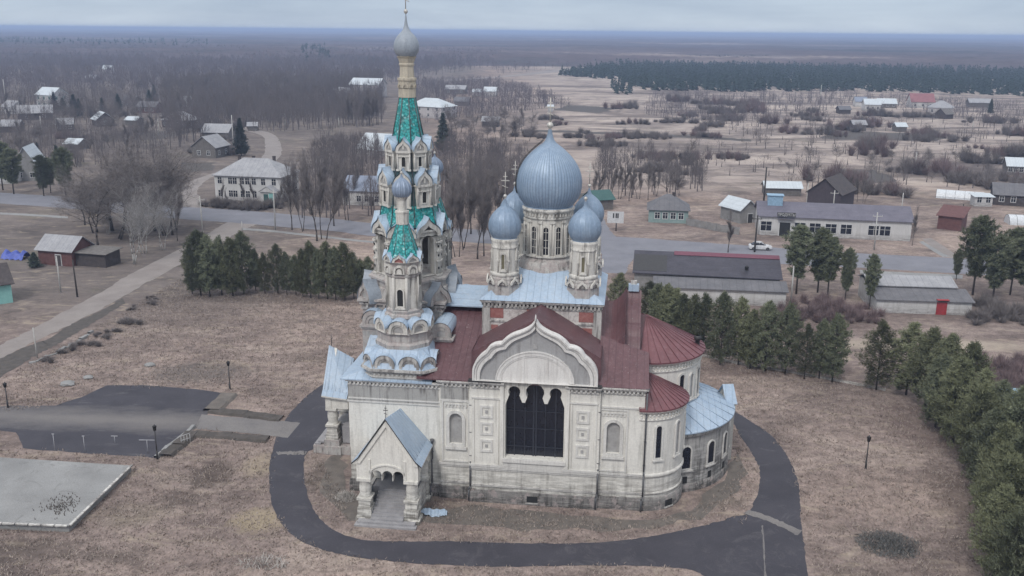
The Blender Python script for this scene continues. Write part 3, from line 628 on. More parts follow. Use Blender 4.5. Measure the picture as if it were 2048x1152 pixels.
# ---------------------------------------------------------------- corner turrets of the west block
def turret(y):
    X = -11.95
    q = MB()
    q.lathe([(1.40,16.2),(1.40,19.6)], 8, 0, 0, 0, sm=False, ph=PI/8)
    q.lathe([(1.75,15.9),(1.7,16.15),(1.55,16.25),(1.62,16.5),(1.45,16.7)], 8, 0, 0, 1, sm=False, ph=PI/8); q.lathe([(1.4,19.4),(1.56,19.55),(1.56,19.7),(1.5,19.75),(1.5,21.2)], 8, 0, 0, 1, sm=False, ph=PI/8)
    for i in range(8):
        a = R(22.5+45*i); q.tube((1.48*math.cos(a),1.48*math.sin(a),16.6), (1.48*math.cos(a),1.48*math.sin(a),19.5), .13, .13, 6, 0)
    # eight sided drum below
    q.lathe([(2.55,13.1),(2.6,13.7),(2.4,13.9),(2.4,14.6),(2.5,14.65),(2.5,14.8),(2.4,14.85),(2.4,15.15)], 8, 0, 0, 1, sm=False, ph=PI/8)
    o = q.build('turret', ['tower','worn'], church, (X, y, 0))
    for i in range(8):
        T = TF(0,0,R(-90+45*i),1.42); w8 = 1.0
        kk = keel(1.2,.75,20.85); qq = MB(); qq.panel(kk,[scale_poly(kk,.66,.6,0,20.9)],T,-.2,.2,0); qq.panel(scale_poly(kk,.67,.61,0,20.9),[],T,-.1,.1,1,edges=False)
        k2 = scale_poly(kk,1.08,1.06,0,20.85)
        for a, b2 in zip(k2,k2[1:]): qq.face([T(a[0],-.26,a[1]),T(b2[0],-.26,b2[1]),T(b2[0],.5,b2[1]),T(a[0],.5,a[1])],2)
        kr = scale_poly(arch(0,19.85,20.15,.95,9),1,1); qq.panel(kr,[scale_poly(kr,.7,.75,0,19.9)],T,-.2,.1,0); qq.panel(scale_poly(kr,.5,.55,0,19.9),[],T,-.14,.1,0)
        qq.build('kokoshnik', ['tower','brick' if i in (0,) else 'niche','blue'], o)
    for i in (0, 2, 4, 6): 
        T = TF(0,0,R(-90+45*i),1.30)
        qq = slot(T, 16.95, 18.2, .52, .13, .14, pane='dark'); qq.build('window', ['tower','dark'], o)
    for i in range(8):
        T = TF(0,0,R(-90+45*i),2.24)
        kk = arch(0,14.75,15.1,1.66,12); qq = MB(); qq.panel(kk,[scale_poly(kk,.72,.70,0,14.8)],T,-.24,.2,0); k3 = scale_poly(kk,.55,.52,0,14.85); qq.panel(scale_poly(kk,.73,.71,0,14.8),[k3],T,-.12,.2,0); qq.panel(k3,[],T,-.02,.1,1,edges=False)
        k2 = [(u*1.08,z+.05) for u,z in kk[2:]]
        for a, b2 in zip(k2,k2[1:]): qq.face([T(a[0],-.32,a[1]),T(b2[0],-.32,b2[1]),T(b2[0]*.75,1.0,b2[1]*.6+16.15*.4),T(a[0]*.75,1.0,a[1]*.6+16.15*.4)],2)
        qq.build('kokoshnik', ['tower','niche','blue'], o)
    # lower square tier with chamfered corners
    lt = MB(); P = [(-2.15,-3.0),(2.15,-3.0),(3.0,-2.15),(3.0,2.2),(2.2,3.0),(-2.2,3.0),(-3.0,2.2),(-3.0,-2.15)]
    def ringz(o, z0, z1, mi=0):
        Q = [(x*(1+o/3), yy*(1+o/3)) for x, yy in P]
        for a, b2 in zip(Q, Q[1:]+Q[:1]): lt.face([(*a,z0),(*b2,z0),(*b2,z1),(*a,z1)], mi)
        lt.face([(*a,z1) for a in Q], mi); lt.face([(*a,z0) for a in Q][::-1], mi)
    ringz(0,10.8,11.9); ringz(.12,11.0,11.12); ringz(.22,11.5,11.62); ringz(.38,11.623,11.8)
    for sgn, e0, e1 in ((1,(-2.15,-3.0),(2.15,-3.0)),):
        for i in range(11):
            x = -2.0+i*.4; lt.box(x-.1,-3.1,11.14,x+.1,-3.0,11.38)
    lt.build('turret_base', 'trim', o)
    rr = MB()
    top = [(x*.80, yy*.80) for x, yy in P]; Q = [(x*1.06, yy*1.06) for x, yy in P]
    for j, (a, b2, c2, d2) in enumerate(zip(Q, Q[1:]+Q[:1], top[1:]+top[:1], top)): rr.face([(*a,11.81),(*b2,11.81),(*c2,13.35),(*d2,13.35)], 0 if j in (0,4) else 1)
    rr.face([(*a,13.35) for a in top], 0); rr.build('turret_skirt', ['blue','bluey'], o)
    for (u0, ang, a, wdt) in ((-1.08,-90,3.0,1.75),(1.08,-90,3.0,1.75),(0,-45,3.62,1.5),(0,-135,3.62,1.5),(-1.08,0,3.0,1.75),(1.08,0,3.0,1.75),(-1.08,180,3.0,1.75),(1.08,180,3.0,1.75)):
        T0 = TF(0,0,R(ang),a); T = (lambda T0, u0: (lambda u,d,z: T0(u+u0,d,z)))(T0, u0)
        kk = arch(0,11.8,12.15,wdt,14); qq = MB(); qq.panel(kk,[scale_poly(kk,.72,.74,0,11.8)],T,-.16,.6,0); qq.panel(scale_poly(kk,.73,.75,0,11.8),[scale_poly(kk,.52,.56,0,11.85)],T,-.06,.3,0); qq.panel(scale_poly(kk,.53,.57,0,11.85),[],T,.05,.2,1,edges=False)
        k2 = [(u*1.07,z+.04) for u,z in kk[2:]]
        for a1, b2 in zip(k2,k2[1:]): qq.face([T(a1[0],-.22,a1[1]),T(b2[0],-.22,b2[1]),T(b2[0],1.2,b2[1]+.1),T(a1[0],1.2,a1[1]+.1)],2)
        qq.build('kokoshnik', ['trim','niche','blue'], o)
    tt = MB(); tt.lathe([(1.5,21.2),(1.36,21.45),(.52,24.0)], 8, 0, 0, 0, sm=False, ph=PI/8)
    for i in range(8):
        a = R(22.5+45*i); tt.path([((r+.01)*math.cos(a),(r+.01)*math.sin(a),z) for r, z in ((1.36,21.45),(.52,24.0))], .03, 4, 1)
    tt.build('tent_roof', ['tile','pipe'], o)
    nn = MB(); nn.lathe([(.56,23.95),(.58,24.9),(.62,24.95),(.60,25.1),(.42,25.15),(.40,26.0),(.5,26.2),(.56,26.35),(.3,26.4)], 12, 0, 0, 0, sm=False)
    nn.build('neck', 'tower', o)
    dd = MB(); dd.lathe([(r*.86,h*.86*.95) for r, h in ONION], 48, flute=.10, fl_n=2); dd.build('dome', 'dome_turret', o, (0,0,26.32))
    b3 = MB(); b3.lathe([(.03,0),(.12,.08),(.12,.2),(.03,.28)], 10); b3.build('ball', 'gold', o, (0,0,28.2))
    return o
turret(3.35)
turret(17.25)
# blue roofs of the west block
wr = MB(); x0, x1, y0, y1 = -17.0, -8.9, .1, 20.5
wr.face([(x0,y0,10.76),(x1,y0,10.76),(x1,1.6,11.3),(-14.9,1.6,11.3)],0); wr.face([(x0,y0,10.76),(-14.9,1.6,11.3),(-14.9,19,11.3),(x0,y1,10.76)],1); wr.face([(x0,y1,10.76),(-14.9,19,11.3),(x1,19,11.3),(x1,y1,10.76)],0)
wr.face([(-14.9,1.6,11.3),(x1,1.6,11.3),(x1,19,11.3),(-14.9,19,11.3)],0)
wr.box(x0, y0, 10.66, x1, y1, 10.757, 0)
wr.face([(-15.4,3.6,11.3),(-15.4,17,11.3),(-13.2,12.6,15.6),(-13.2,8,15.6)],1); wr.face([(-16.2,4.4,11.2),(-12.4,4.4,11.2),(-12.4,6.4,14.3),(-15.4,6.4,14.3)],0)
wr.build('west_roof', ['blue','bluey'], church)
# side chapels beside the bell tower with round-topped gables
def side_gable(x, y, w, z0, z1, zk):
    q = MB(); T = lambda u, d, z: (x+u, y+d, z)
    q.box(x-w/2, y, 10.9, x+w/2, y+3.2, z1, 0)
    q.box(x-w/2-.12, y-.12, z1-.35, x+w/2+.12, y+3.2, z1-.2, 0); q.box(x-w/2-.2, y-.22, z1-.197, x+w/2+.2, y+3.2, z1, 0)
    for i in range(5): q.panel(arch(-w*.4+i*w*.2, z1-1.0, z1-.7, .26, 6), [], T, -.03, 0, 1, edges=False)
    kk = arch(0, z1+.001, z1+.45, w*.95, 14); q.panel(kk, [scale_poly(kk,.7,.7,0,z1)], T, -.1, .5, 0); q.panel(scale_poly(kk,.71,.71,0,z1), [scale_poly(kk,.45,.45,0,z1+.05)], T, -.02, .3, 0); q.panel(scale_poly(kk,.46,.46,0,z1+.05), [], T, .06, .3, 1, edges=False)
    k2 = [(u*1.06, z+.05) for u, z in kk[2:]]
    for a1, b2 in zip(k2, k2[1:]): q.face([T(a1[0],-.18,a1[1]),T(b2[0],-.18,b2[1]),T(b2[0],3.2,b2[1]),T(a1[0],3.2,a1[1])], 2)
    return q.build('side_gable', ['worn','niche','blue'], church)
side_gable(-15.45, 5.6, 2.0, 10.9, 14.0, 15.3); side_gable(-8.85, 4.2, 1.9, 10.9, 13.6, 15.0)
side_gable(-8.85, 14.4, 1.9, 10.9, 13.6, 15.0)
# ---------------------------------------------------------------- porches
def porch(D=5.1):
    q = MB(); yf = -D; short = D < 3
    for sx in (-2.0, 2.0):
        for yy in ((-D+.35, -.55) if not short else (-D+.5,)):
            for z0, z1, o in ((0,.35,.74),(.35,1.2,.60),(1.2,1.9,.50),(1.9,2.1,.62)): q.box(sx-o, yy-o, z0, sx+o, yy+o, z1, 0)
            q.lathe([(.52,2.1),(.52,2.25),(.45,2.35),(.52,2.7),(.52,3.0),(.46,3.4),(.50,3.5),(.54,3.6)], 14, sx, yy, 0); q.box(sx-.6, yy-.52, 3.6, sx+.6, yy+.52, 3.85, 0)
    c = [(-1.42,3.852)]
    for cx, r in ((-.92,.46),(0,.46),(.92,.46)):
        c += [(cx+r*math.cos(R(200-220*i/8)), 4.15+r*1.05*math.sin(R(200-220*i/8))) for i in range(9)]
        if cx < .9: c += [(cx+.46-.03, 3.72), (cx+.46+.03, 3.72)]
    c += [(1.42,3.852)]
    Tp = lambda u, d, z: (u, yf+d, z)
    q.panel([(-2.62,3.852)]+c+[(2.62,3.852),(2.62,5.3),(0,9.15),(-2.62,5.3)], [], Tp, 0, .55, 0, back=True)
    q.panel([(-2.62,5.2),(-2.3,5.2),(0,8.6),(2.3,5.2),(2.62,5.2),(2.62,5.32),(0,9.16),(-2.62,5.32)], [], Tp, -.14, 0, 0)
    for x in (-1.5, 1.5): q.box(x-.1, yf-.1, 3.86, x+.1, yf, 5.6, 0)
    hood = [(1.45*math.cos(PI*i/12), 4.2+.9*math.sin(PI*i/12)) for i in range(13)]
    for a, b2 in zip(hood, hood[1:]): q.face([Tp(a[0],-.1,a[1]),Tp(b2[0],-.1,b2[1]),Tp(b2[0]*1.08,-.1,b2[1]+.12),Tp(a[0]*1.08,-.1,a[1]+.12)],0); q.face([Tp(a[0]*1.08,-.1,a[1]+.12),Tp(b2[0]*1.08,-.1,b2[1]+.12),Tp(b2[0]*1.08,0,b2[1]+.12),Tp(a[0]*1.08,0,a[1]+.12)],0)
    for sx in (-1, 1):
        Ts = (lambda sx: (lambda u, d, z: (sx*(2.55-d), u, z)))(sx)
        if short: q.panel([(-D+.551,3.852),(0,3.852),(0,5.15),(-D+.551,5.25)], [], Ts, 0, .5, 0, back=True); continue
        q.panel([(-5.1+.551,3.852),(-3.95,3.852)]+[(-2.65+1.3*math.cos(R(180-180*i/10)), 3.852+.75*math.sin(R(180-180*i/10))) for i in range(11)]+[(-1.35,3.852),(0,3.852),(0,5.15),(-4.549,5.25)], [], Ts, 0, .5, 0, back=True)
        q.panel(rect(-4.3, 0, 0, 1.95), [], Ts, .15, .5, 1, back=True)
    o = q.build('porch', ['plaster','trim'], church)
    rf = MB()
    Rg = [(0,-D-.25,9.4),(0,0,8.15)]; e0 = (2.98,-D-.25,5.28); e1 = (2.85,0,5.0); k0 = (2.45,-D-.25,5.75); k1 = (2.35,0,5.4)
    for sg in (-1, 1):
        m = lambda p: (sg*p[0], p[1], p[2])
        rf.face([Rg[0], m(k0), m(k1), Rg[1]], 0); rf.face([m(k0), m(e0), m(e1), m(k1)], 0)
        dn = lambda p, h=.14: (p[0], p[1], p[2]-h)
        for pts in ([Rg[0], m(k0)], [m(k0), m(e0)]): rf.face([pts[0], pts[1], dn(pts[1]), dn(pts[0])], 1)
        rf.face([m(e0), m(e1), dn(m(e1)), dn(m(e0))], 2); rf.face([dn(Rg[0]), dn(m(k0)), dn(m(k1)), dn(Rg[1])], 1); rf.face([dn(m(k0)), dn(m(e0)), dn(m(e1)), dn(m(k1))], 1)
        for i in range(7):
            t = (i+.5)/7; a = Vector(Rg[0]).lerp(Vector(Rg[1]), t); b2 = Vector(m(k0)).lerp(Vector(m(k1)), t); rf.tube(a+Vector((0,0,.02)), b2+Vector((0,0,.02)), .025, .025, 4, 0)
    rf.build('porch_roof', ['bluey','iron','trim'], o)
    st = MB(); n = 9
    y0 = -D-.65; st.box(-2.62,-D-1.25,-.2, 2.62,y0,.16); st.box(-2.45,-D-.95,.161, 2.45,y0+.35,.33)
    for i in range(n): st.box(-1.38, y0+i*.36*D/5.1, .1, 1.38, -.3 if i == n-1 else y0+(i+1)*.36*D/5.1+.02, .5+i*.165)
    st.box(-2.05, -2.5 if not short else -.8, .1, 2.05, 0, .5+(n-1)*.165-.003)
    st.build('steps', simple('worn_stone_steps', (.27,.26,.265), (.36,.35,.355), 1.5), o)
    dd = MB(); dd.panel(arch(0,1.83,3.6,1.5,10), [], lambda u,d,z: (u,-.02+d,z), -.03, .02, 0); dd.build('door', 'iron', o)
    cross_mb(1.1, .03).build('cross', 'iron', o, (0,-D,9.35))
    return o
po = porch(); po.location = (-11.75, .5, 0)
pw = porch(2.2); pw.location = (-18.75, AY-.1, .85); pw.rotation_euler.z = R(-90)
q = MB(); q.box(-22.3,7.4,-.2,-18.6,13.0,.84,1); q.box(-18.75,7.9,-.2,-16.42,12.5,6.6,0); q.face([(-18.8,7.4,6.55),(-16.4,7.4,6.75),(-16.4,10.2,8.6),(-18.8,10.2,8.4)],2); q.face([(-18.8,13.0,6.55),(-16.4,13.0,6.75),(-16.4,10.2,8.6),(-18.8,10.2,8.4)],2)
for z0, o in ((.3,.95),(.9,.75),(1.6,.55)): q.box(-20.45-o,8.2-o,z0-.3,-20.45+o,8.2+o,z0+.55,1)
q.build('vestibule',['plaster','worn','bluey'],church)
# ================================================================ ground, roads, yard
def ground_mat():
    m, t, b, N, L = nt('dry_spring_grass'); v = coords(t)
    big = noise(t, v, .012, 5, .6, .6); mid = noise(t, coords(t,'Object',(1,1.6,1)), .09, 6, .68, .8); sm = noise(t, v, .9, 5, .7); fine = noise(t, coords(t,'Object',(1.6,.7,1)), 3.4, 4, .75)
    c = ramp(t, mid, [(.28,(.134,.109,.099)), (.42,(.212,.170,.153)), (.55,(.285,.230,.205)), (.7,(.355,.298,.258))])
    c2 = ramp(t, big, [(.3,(.55,.54,.55)), (.5,(.95,.93,.93)), (.68,(1.3,1.24,1.16))]); c = mix(t, 1, c, c2, 'MULTIPLY')
    c = mix(t, 1, c, ramp(t, sm, [(.25,.60), (.5,1.0), (.75,1.42)]), 'MULTIPLY'); c = mix(t, 1, c, ramp(t, fine, [(.26,.66), (.5,1.0), (.74,1.35)]), 'MULTIPLY')
    sep = N('ShaderNodeSeparateXYZ'); L(v, sep.inputs[0]); x, y = sep.outputs[0], sep.outputs[1]
    vil = mth(t, 'MULTIPLY', mth(t, 'DIVIDE', mth(t, 'SUBTRACT', -28, x), 25, True), mth(t, 'DIVIDE', mth(t, 'SUBTRACT', y, 118), 25, True))
    c = mix(t, mth(t, 'MULTIPLY', vil, .72), c, mix(t, ramp(t, mid, [(.3,0.0),(.7,1.0)]), (.085,.078,.074), (.17,.15,.14)))
    mea = mth(t, 'MULTIPLY', mth(t, 'DIVIDE', mth(t, 'SUBTRACT', y, 235), 40, True), mth(t, 'DIVIDE', mth(t, 'ADD', x, 20), 60, True))
    strip = noise(t, coords(t,'Object',(.011,.026,1)), 1.0, 7, .72, 1.2)
    mc = ramp(t, strip, [(.34,(.085,.074,.076)), (.44,(.20,.17,.158)), (.53,(.40,.34,.305)), (.66,(.58,.50,.435))])
    c = mix(t, mth(t, 'MULTIPLY', mea, .85), c, mc)
    dk = ramp(t, noise(t, coords(t,'Object',(1,1.4,1)), .045, 6, .7, 1.0), [(.50,0.0),(.64,.62)]); far = mth(t, 'DIVIDE', mth(t, 'SUBTRACT', y, 125), 60, True); c = mix(t, mth(t, 'MULTIPLY', dk, far), c, (.082,.07,.068))
    g = ramp(t, noise(t, v, .05, 4), [(.6,0.0),(.75,.35)]); c = mix(t, g, c, (.135,.14,.075))
    st = noise(t, coords(t,'Object',(.16,.42,1)), 1.0, 6, .68, 1.5); c = mix(t, ramp(t, st, [(.54,0.0),(.70,.75)]), c, (.36,.30,.235)); c = mix(t, ramp(t, st, [(.28,.7),(.42,0.0)]), c, (.115,.095,.085))
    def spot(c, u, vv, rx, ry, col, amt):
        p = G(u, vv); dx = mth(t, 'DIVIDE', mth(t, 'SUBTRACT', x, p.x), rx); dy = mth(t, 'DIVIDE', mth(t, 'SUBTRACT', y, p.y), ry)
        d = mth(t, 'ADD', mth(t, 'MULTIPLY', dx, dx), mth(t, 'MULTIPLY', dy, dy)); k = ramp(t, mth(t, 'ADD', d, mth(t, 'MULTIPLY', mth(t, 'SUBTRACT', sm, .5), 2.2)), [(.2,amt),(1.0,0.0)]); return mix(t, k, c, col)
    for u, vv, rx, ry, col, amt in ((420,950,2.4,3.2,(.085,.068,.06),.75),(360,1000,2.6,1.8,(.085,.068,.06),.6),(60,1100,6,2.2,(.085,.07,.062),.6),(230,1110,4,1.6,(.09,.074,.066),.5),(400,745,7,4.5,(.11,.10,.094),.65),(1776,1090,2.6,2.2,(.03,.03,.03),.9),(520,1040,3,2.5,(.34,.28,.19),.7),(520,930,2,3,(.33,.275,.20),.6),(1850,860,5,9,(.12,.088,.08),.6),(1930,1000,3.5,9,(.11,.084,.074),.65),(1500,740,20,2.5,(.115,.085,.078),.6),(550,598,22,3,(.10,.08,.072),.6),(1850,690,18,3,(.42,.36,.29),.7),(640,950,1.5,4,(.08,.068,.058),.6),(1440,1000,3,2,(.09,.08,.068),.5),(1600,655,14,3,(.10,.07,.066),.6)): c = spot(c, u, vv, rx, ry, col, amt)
    L(c, b.inputs['Base Color']); b.inputs['Roughness'].default_value = 1; b.inputs['Specular IOR Level'].default_value = .1
    bump(t, b, mth(t, 'ADD', fine, sm), .6, .15); return m
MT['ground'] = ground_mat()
def asphalt(name, c1, c2, worn, amt=.4):
    m, t, b, N, L = nt(name); v = coords(t)
    c = ramp(t, noise(t, v, .25, 5, .6), [(.3,c1),(.7,c2)]); c = mix(t, ramp(t, noise(t, coords(t,'Object',(.5,.5,1)), .8, 6, .75, 1.2), [(.55,0.0),(.72,amt)]), c, worn)
    f = noise(t, v, 9, 3, .7); c = mix(t, 1, c, ramp(t, f, [(.3,.8),(.7,1.2)]), 'MULTIPLY')
    L(c, b.inputs['Base Color']); b.inputs['Roughness'].default_value = .8; bump(t, b, f, .2, .02); return m
MT['asphalt'] = asphalt('dark_new_asphalt', (.033,.031,.040), (.052,.049,.060), (.125,.118,.125), .5)
MT['road'] = asphalt('grey_worn_road', (.15,.15,.172), (.20,.20,.225), (.23,.22,.22), .5)
MT['dirt'] = asphalt('pale_dirt_road', (.195,.168,.155), (.265,.235,.218), (.17,.15,.14), .5)
MT['drive'] = asphalt('dusty_drive', (.13,.12,.12), (.20,.185,.175), (.08,.077,.085), .6)
MT['concrete'] = asphalt('pale_concrete', (.20,.198,.195), (.285,.283,.278), (.12,.115,.11), .8)
MT['soil'] = simple('dark_verge', (.055,.048,.043), (.10,.085,.075), 1.2)
MT['verge'] = simple('damp_brown_verge', (.10,.088,.078), (.17,.145,.125), .9)
def forecourt_mat():
    m, t, b, N, L = nt('dusty_forecourt_asphalt'); v = coords(t); sep = N('ShaderNodeSeparateXYZ'); L(v, sep.inputs[0]); a, c2 = G(0,830), G(410,846); d = (c2-a).normalized(); n = Vector((-d.y,d.x,0))
    dist = mth(t, 'ABSOLUTE', mth(t, 'ADD', mth(t, 'ADD', mth(t, 'MULTIPLY', sep.outputs[0], n.x), mth(t, 'MULTIPLY', sep.outputs[1], n.y)), -a.dot(n)))
    wob = noise(t, coords(t,'Object',(.25,.6,1)), .8, 6, .7); band = mth(t, 'SUBTRACT', 1.0, mth(t, 'DIVIDE', mth(t, 'ADD', dist, mth(t, 'MULTIPLY', mth(t, 'SUBTRACT', wob, .5), 5.0)), 3.4), True)
    c = ramp(t, noise(t, v, .3, 5, .6), [(.3,(.032,.030,.039)),(.7,(.052,.049,.060))]); c = mix(t, mth(t, 'MULTIPLY', mth(t, 'POWER', band, .8), .85), c, (.175,.16,.152)); c = mix(t, ramp(t, noise(t, coords(t,'Object',(.3,1.2,1)), .9, 6, .7, 1), [(.58,0.0),(.75,.5)]), c, (.16,.152,.155))
    f = noise(t, v, 8, 3, .7); c = mix(t, 1, c, ramp(t, f, [(.3,.8),(.7,1.2)]), 'MULTIPLY'); L(c, b.inputs['Base Color']); b.inputs['Roughness'].default_value = .85; return m
MT['forecourt'] = forecourt_mat()
g = MB(); g.face([(-40000,-200,0),(40000,-200,0),(40000,60000,0),(-40000,60000,0)])
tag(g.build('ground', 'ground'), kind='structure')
def ragged(pts, amp=.25, step=1.2, z=0.0, seed=1):
    rr = random.Random(seed); out = []
    for a, b2 in zip(pts, pts[1:]):
        n = max(1, int((b2-a).length/step))
        for i in range(n):
            p = a.lerp(b2, i/n); out.append(Vector((p.x+rr.uniform(-amp,amp), p.y+rr.uniform(-amp,amp), z)))
    out.append(Vector((pts[-1].x, pts[-1].y, z))); return out
def smooth(pts, k=6):
    out = []
    for i in range(len(pts)-1):
        p0, p1, p2, p3 = pts[max(i-1,0)], pts[i], pts[i+1], pts[min(i+2,len(pts)-1)]
        for j in range(k):
            t = j/k; out.append(.5*((2*p1)+(p2-p0)*t+(2*p0-5*p1+4*p2-p3)*t*t+(3*p1-p0-3*p2+p3)*t**3))
    out.append(pts[-1]); return out
def strip(name, pairs, mat, z, amp=.07, k=10, seed=3):
    rr = random.Random(seed); A = smooth([G(*p[0]) for p in pairs], k); B = smooth([G(*p[1]) for p in pairs], k); q = MB(); j = lambda p: (p.x+rr.uniform(-amp,amp), p.y+rr.uniform(-amp,amp), z)
    A = [j(p) for p in A]; B = [j(p) for p in B]
    for i in range(len(A)-1): q.face([A[i], A[i+1], B[i+1], B[i]])
    return tag(q.build(name, mat), kind='structure')
def poly(name, px, mat, z, amp=.15, step=1.0, thick=0):
    P = ragged([G(*p) for p in px]+[G(*px[0])], amp, step, z)[:-1]; q = MB()
    q.panel([(p.x, p.y) for p in P], [], lambda u, d, w: (u, w, z-d), 0, max(thick,.001), edges=thick > 0)
    return tag(q.build(name, mat), kind='structure')
loop = [((700,742),(735,765)),((640,772),(690,800)),((592,813),(672,850)),((563,852),(650,890)),((545,900),(612,908)),((538,960),(610,962)),((548,1020),(626,1018)),((582,1068),(664,1058)),((640,1098),(722,1079)),((730,1117),(800,1083)),((850,1128),(900,1083)),((1000,1134),(1010,1086)),((1180,1131),(1150,1087)),((1330,1134),(1270,1078)),((1400,1147),(1380,1057)),((1440,1190),(1452,1040)),((1475,1215),(1485,1036))]
strip('loop_path', loop, 'asphalt', .024)
strip('side_path', [((1630,1270),(1430,1270)),((1618,1180),(1440,1190)),((1608,1090),(1448,1100)),((1602,1050),(1452,1040)),((1600,1010),(1496,1026)),((1598,975),(1517,978)),((1588,940),(1519,942)),((1570,905),(1503,905)),((1540,869),(1478,868)),((1500,842),(1464,842)),((1470,822),(1445,826)),((1420,780),(1400,790))], 'asphalt', .020)
poly('forecourt', [(-120,812),(40,812),(110,811),(165,794),(216,770),(300,771),(424,782),(452,787),(418,826),(385,857),(312,916),(180,907),(43,897),(36,864),(-120,852)], 'forecourt', .012)
strip('drive', [((404,829),(388,858)),((430,832),(415,860)),((520,839),(505,868)),((600,846),(575,876))], 'drive', .030)
strip('concrete_strip', [((1488,1027),(1497,1020)),((1545,1047),(1554,1040)),((1593,1071),(1605,1063))], 'drive', .034, .10)
strip('concrete_strip', [((1523,1052),(1526,1051)),((1526,1100),(1529,1100)),((1530,1180),(1534,1180))], 'drive', .034, .05)
strip('concrete_strip', [((553,904),(556,910)),((585,903),(588,910)),((612,903),(611,909))], 'drive', .034, .15)
def bar(name, px, w, h, mat, z0=-.1):
    q = MB(); P = ragged([G(*p) for p in px], .12, 1.0)
    for a, b2 in zip(P, P[1:]):
        d = (b2-a).normalized()*.06; n = Vector((-d.y,d.x,0)).normalized()*w/2
        hh = h*random.uniform(.8,1.15); q.face([a+n-d+Vector((0,0,hh)), b2+n+d+Vector((0,0,hh)), b2-n+d+Vector((0,0,hh)), a-n-d+Vector((0,0,hh))])
        for s in (1,-1): q.face([a+n*s-d+Vector((0,0,hh)), b2+n*s+d+Vector((0,0,hh)), b2+n*s*1.5+d+Vector((0,0,z0)), a+n*s*1.5-d+Vector((0,0,z0))])
    return tag(q.build(name, mat), kind='structure')
bar('verge', [(425,822),(490,829),(562,838)], 1.2, .24, 'soil'); bar('verge', [(390,869),(460,873),(535,880)], 1.1, .24, 'soil'); bar('verge', [(458,790),(440,806),(424,822)], 1.6, .25, 'verge'); bar('verge', [(384,868),(355,893),(330,914)], 1.2, .3, 'soil')
strip('verge', [((246,596),(250,606)),((200,622),(206,634)),((140,650),(150,668)),((95,678),(108,692)),((50,694),(70,712)),((-30,733),(0,755))], 'soil', .02, .2)
bar('kerb', [(388,855),(350,886),(312,916)], .35, .30, 'concrete')
poly('yard_soil', [(700,990),(860,1012),(1000,1015),(1190,1032),(1290,1040),(1380,1018),(1440,960),(1475,905),(1495,930),(1480,980),(1400,1035),(1270,1062),(1000,1058),(860,1045),(700,1040),(655,1000),(640,930),(690,900)], 'verge', .008, .5, 1.5)
# village roads
strip('main_road', [((-500,352),(-500,372)),((0,385),(0,407)),((160,396),(160,419)),((361,413),(361,438)),((479,420),(473,446)),((581,429),(580,455)),((673,438),(672,463)),((743,446),(743,472)),((900,456),(900,482)),((1100,468),(1100,496)),((1247,474),(1247,506)),((1405,485),(1405,516)),((1560,496),(1560,528)),((1708,506),(1708,535)),((1886,515),(1886,545)),((2048,524),(2048,556)),((2300,540),(2300,575))], 'road', .016, .2)
strip('dirt_road', [((470,437),(520,447)),((440,452),(480,462)),((382,487),(420,500)),((275,540),(330,545)),((200,585),(240,597)),((75,652),(140,650)),((0,690),(50,693)),((-120,745),(-60,752))], 'dirt', .012, .25)
strip('side_street', [((1196,492),(1262,492)),((1198,466),(1226,468)),((1192,440),(1208,440)),((1180,420),(1194,420)),((1160,400),(1172,400))], 'road', .020, .15)
strip('side_street', [((1200,502),(1275,506)),((1203,518),(1262,523)),((1190,545),(1250,548))], 'road', .020, .2)
strip('dirt_road', [((365,418),(420,420)),((352,392),(395,390)),((375,366),(410,362)),((425,346),(455,342))], 'dirt', .008, .3)
strip('dirt_road', [((470,345),(520,345)),((520,318),(560,312)),((530,290),(560,285)),((515,268),(538,265)),((430,250),(450,246))], 'dirt', .008, .3)
strip('footpath', [((0,425),(0,429)),((60,428),(60,432)),((135,433),(135,437))], 'concrete', .02, .1)
strip('footpath', [((485,456),(485,460)),((560,462),(560,466)),((743,482),(743,486)),((900,493),(900,497))], 'concrete', .02, .1)
strip('footpath', [((1720,540),(1720,547)),((1810,545),(1810,552)),((1925,550),(1925,558))], 'concrete', .03, .1)
strip('footpath', [((1838,484),(1846,482)),((1862,500),(1874,500)),((1885,514),(1900,514))], 'concrete', .022, .1)
strip('footpath', [((1845,478),(1862,476)),((1872,500),(1895,498)),((1900,516),(1925,517))], 'dirt', .018, .1)
strip('dirt_road', [((880,160),(880,163)),((1000,152),(1000,155)),((1100,141),(1105,145)),((1200,130),(1205,133)),((1275,121),(1278,124))], 'dirt', .05, 1)
strip('ditch', [((1040,259),(1040,263)),((1150,262),(1150,266)),((1372,271),(1372,276)),((1500,279),(1500,283))], 'soil', .03, 1)
# concrete slab at the left
sl = MB(); P = [G(x,y,.55) for x, y in ((-150,905),(262,931),(137,1052),(-150,1040))]
sl.panel([(p.x,p.y) for p in P], [], lambda u,d,w: (u,w,.55-d), 0, .75)
slab = sl.build('concrete_slab', 'concrete'); tag(slab, 'pale grey raised concrete slab beside the dark forecourt', 'slab')
rim = MB()
for a, b2 in ((P[1],P[2]),(P[2],P[3])):
    n = max(1,int((b2-a).length/1.1))
    for i in range(n):
        p = a.lerp(b2,(i+.05)/n); e2 = a.lerp(b2,(i+.95)/n); d = (b2-a).normalized(); nn = Vector((d.y,-d.x,0))*(-.22)
        q = [p, e2, e2+nn, p+nn]; 
        rim.face([x+Vector((0,0,.12)) for x in q])
        for i0 in range(4): rim.face([q[i0]+Vector((0,0,.12)), q[(i0+1)%4]+Vector((0,0,.12)), q[(i0+1)%4]+Vector((0,0,.004)), q[i0]+Vector((0,0,.004))])
rim.build('rim', 'trim', slab)
wd = MB()
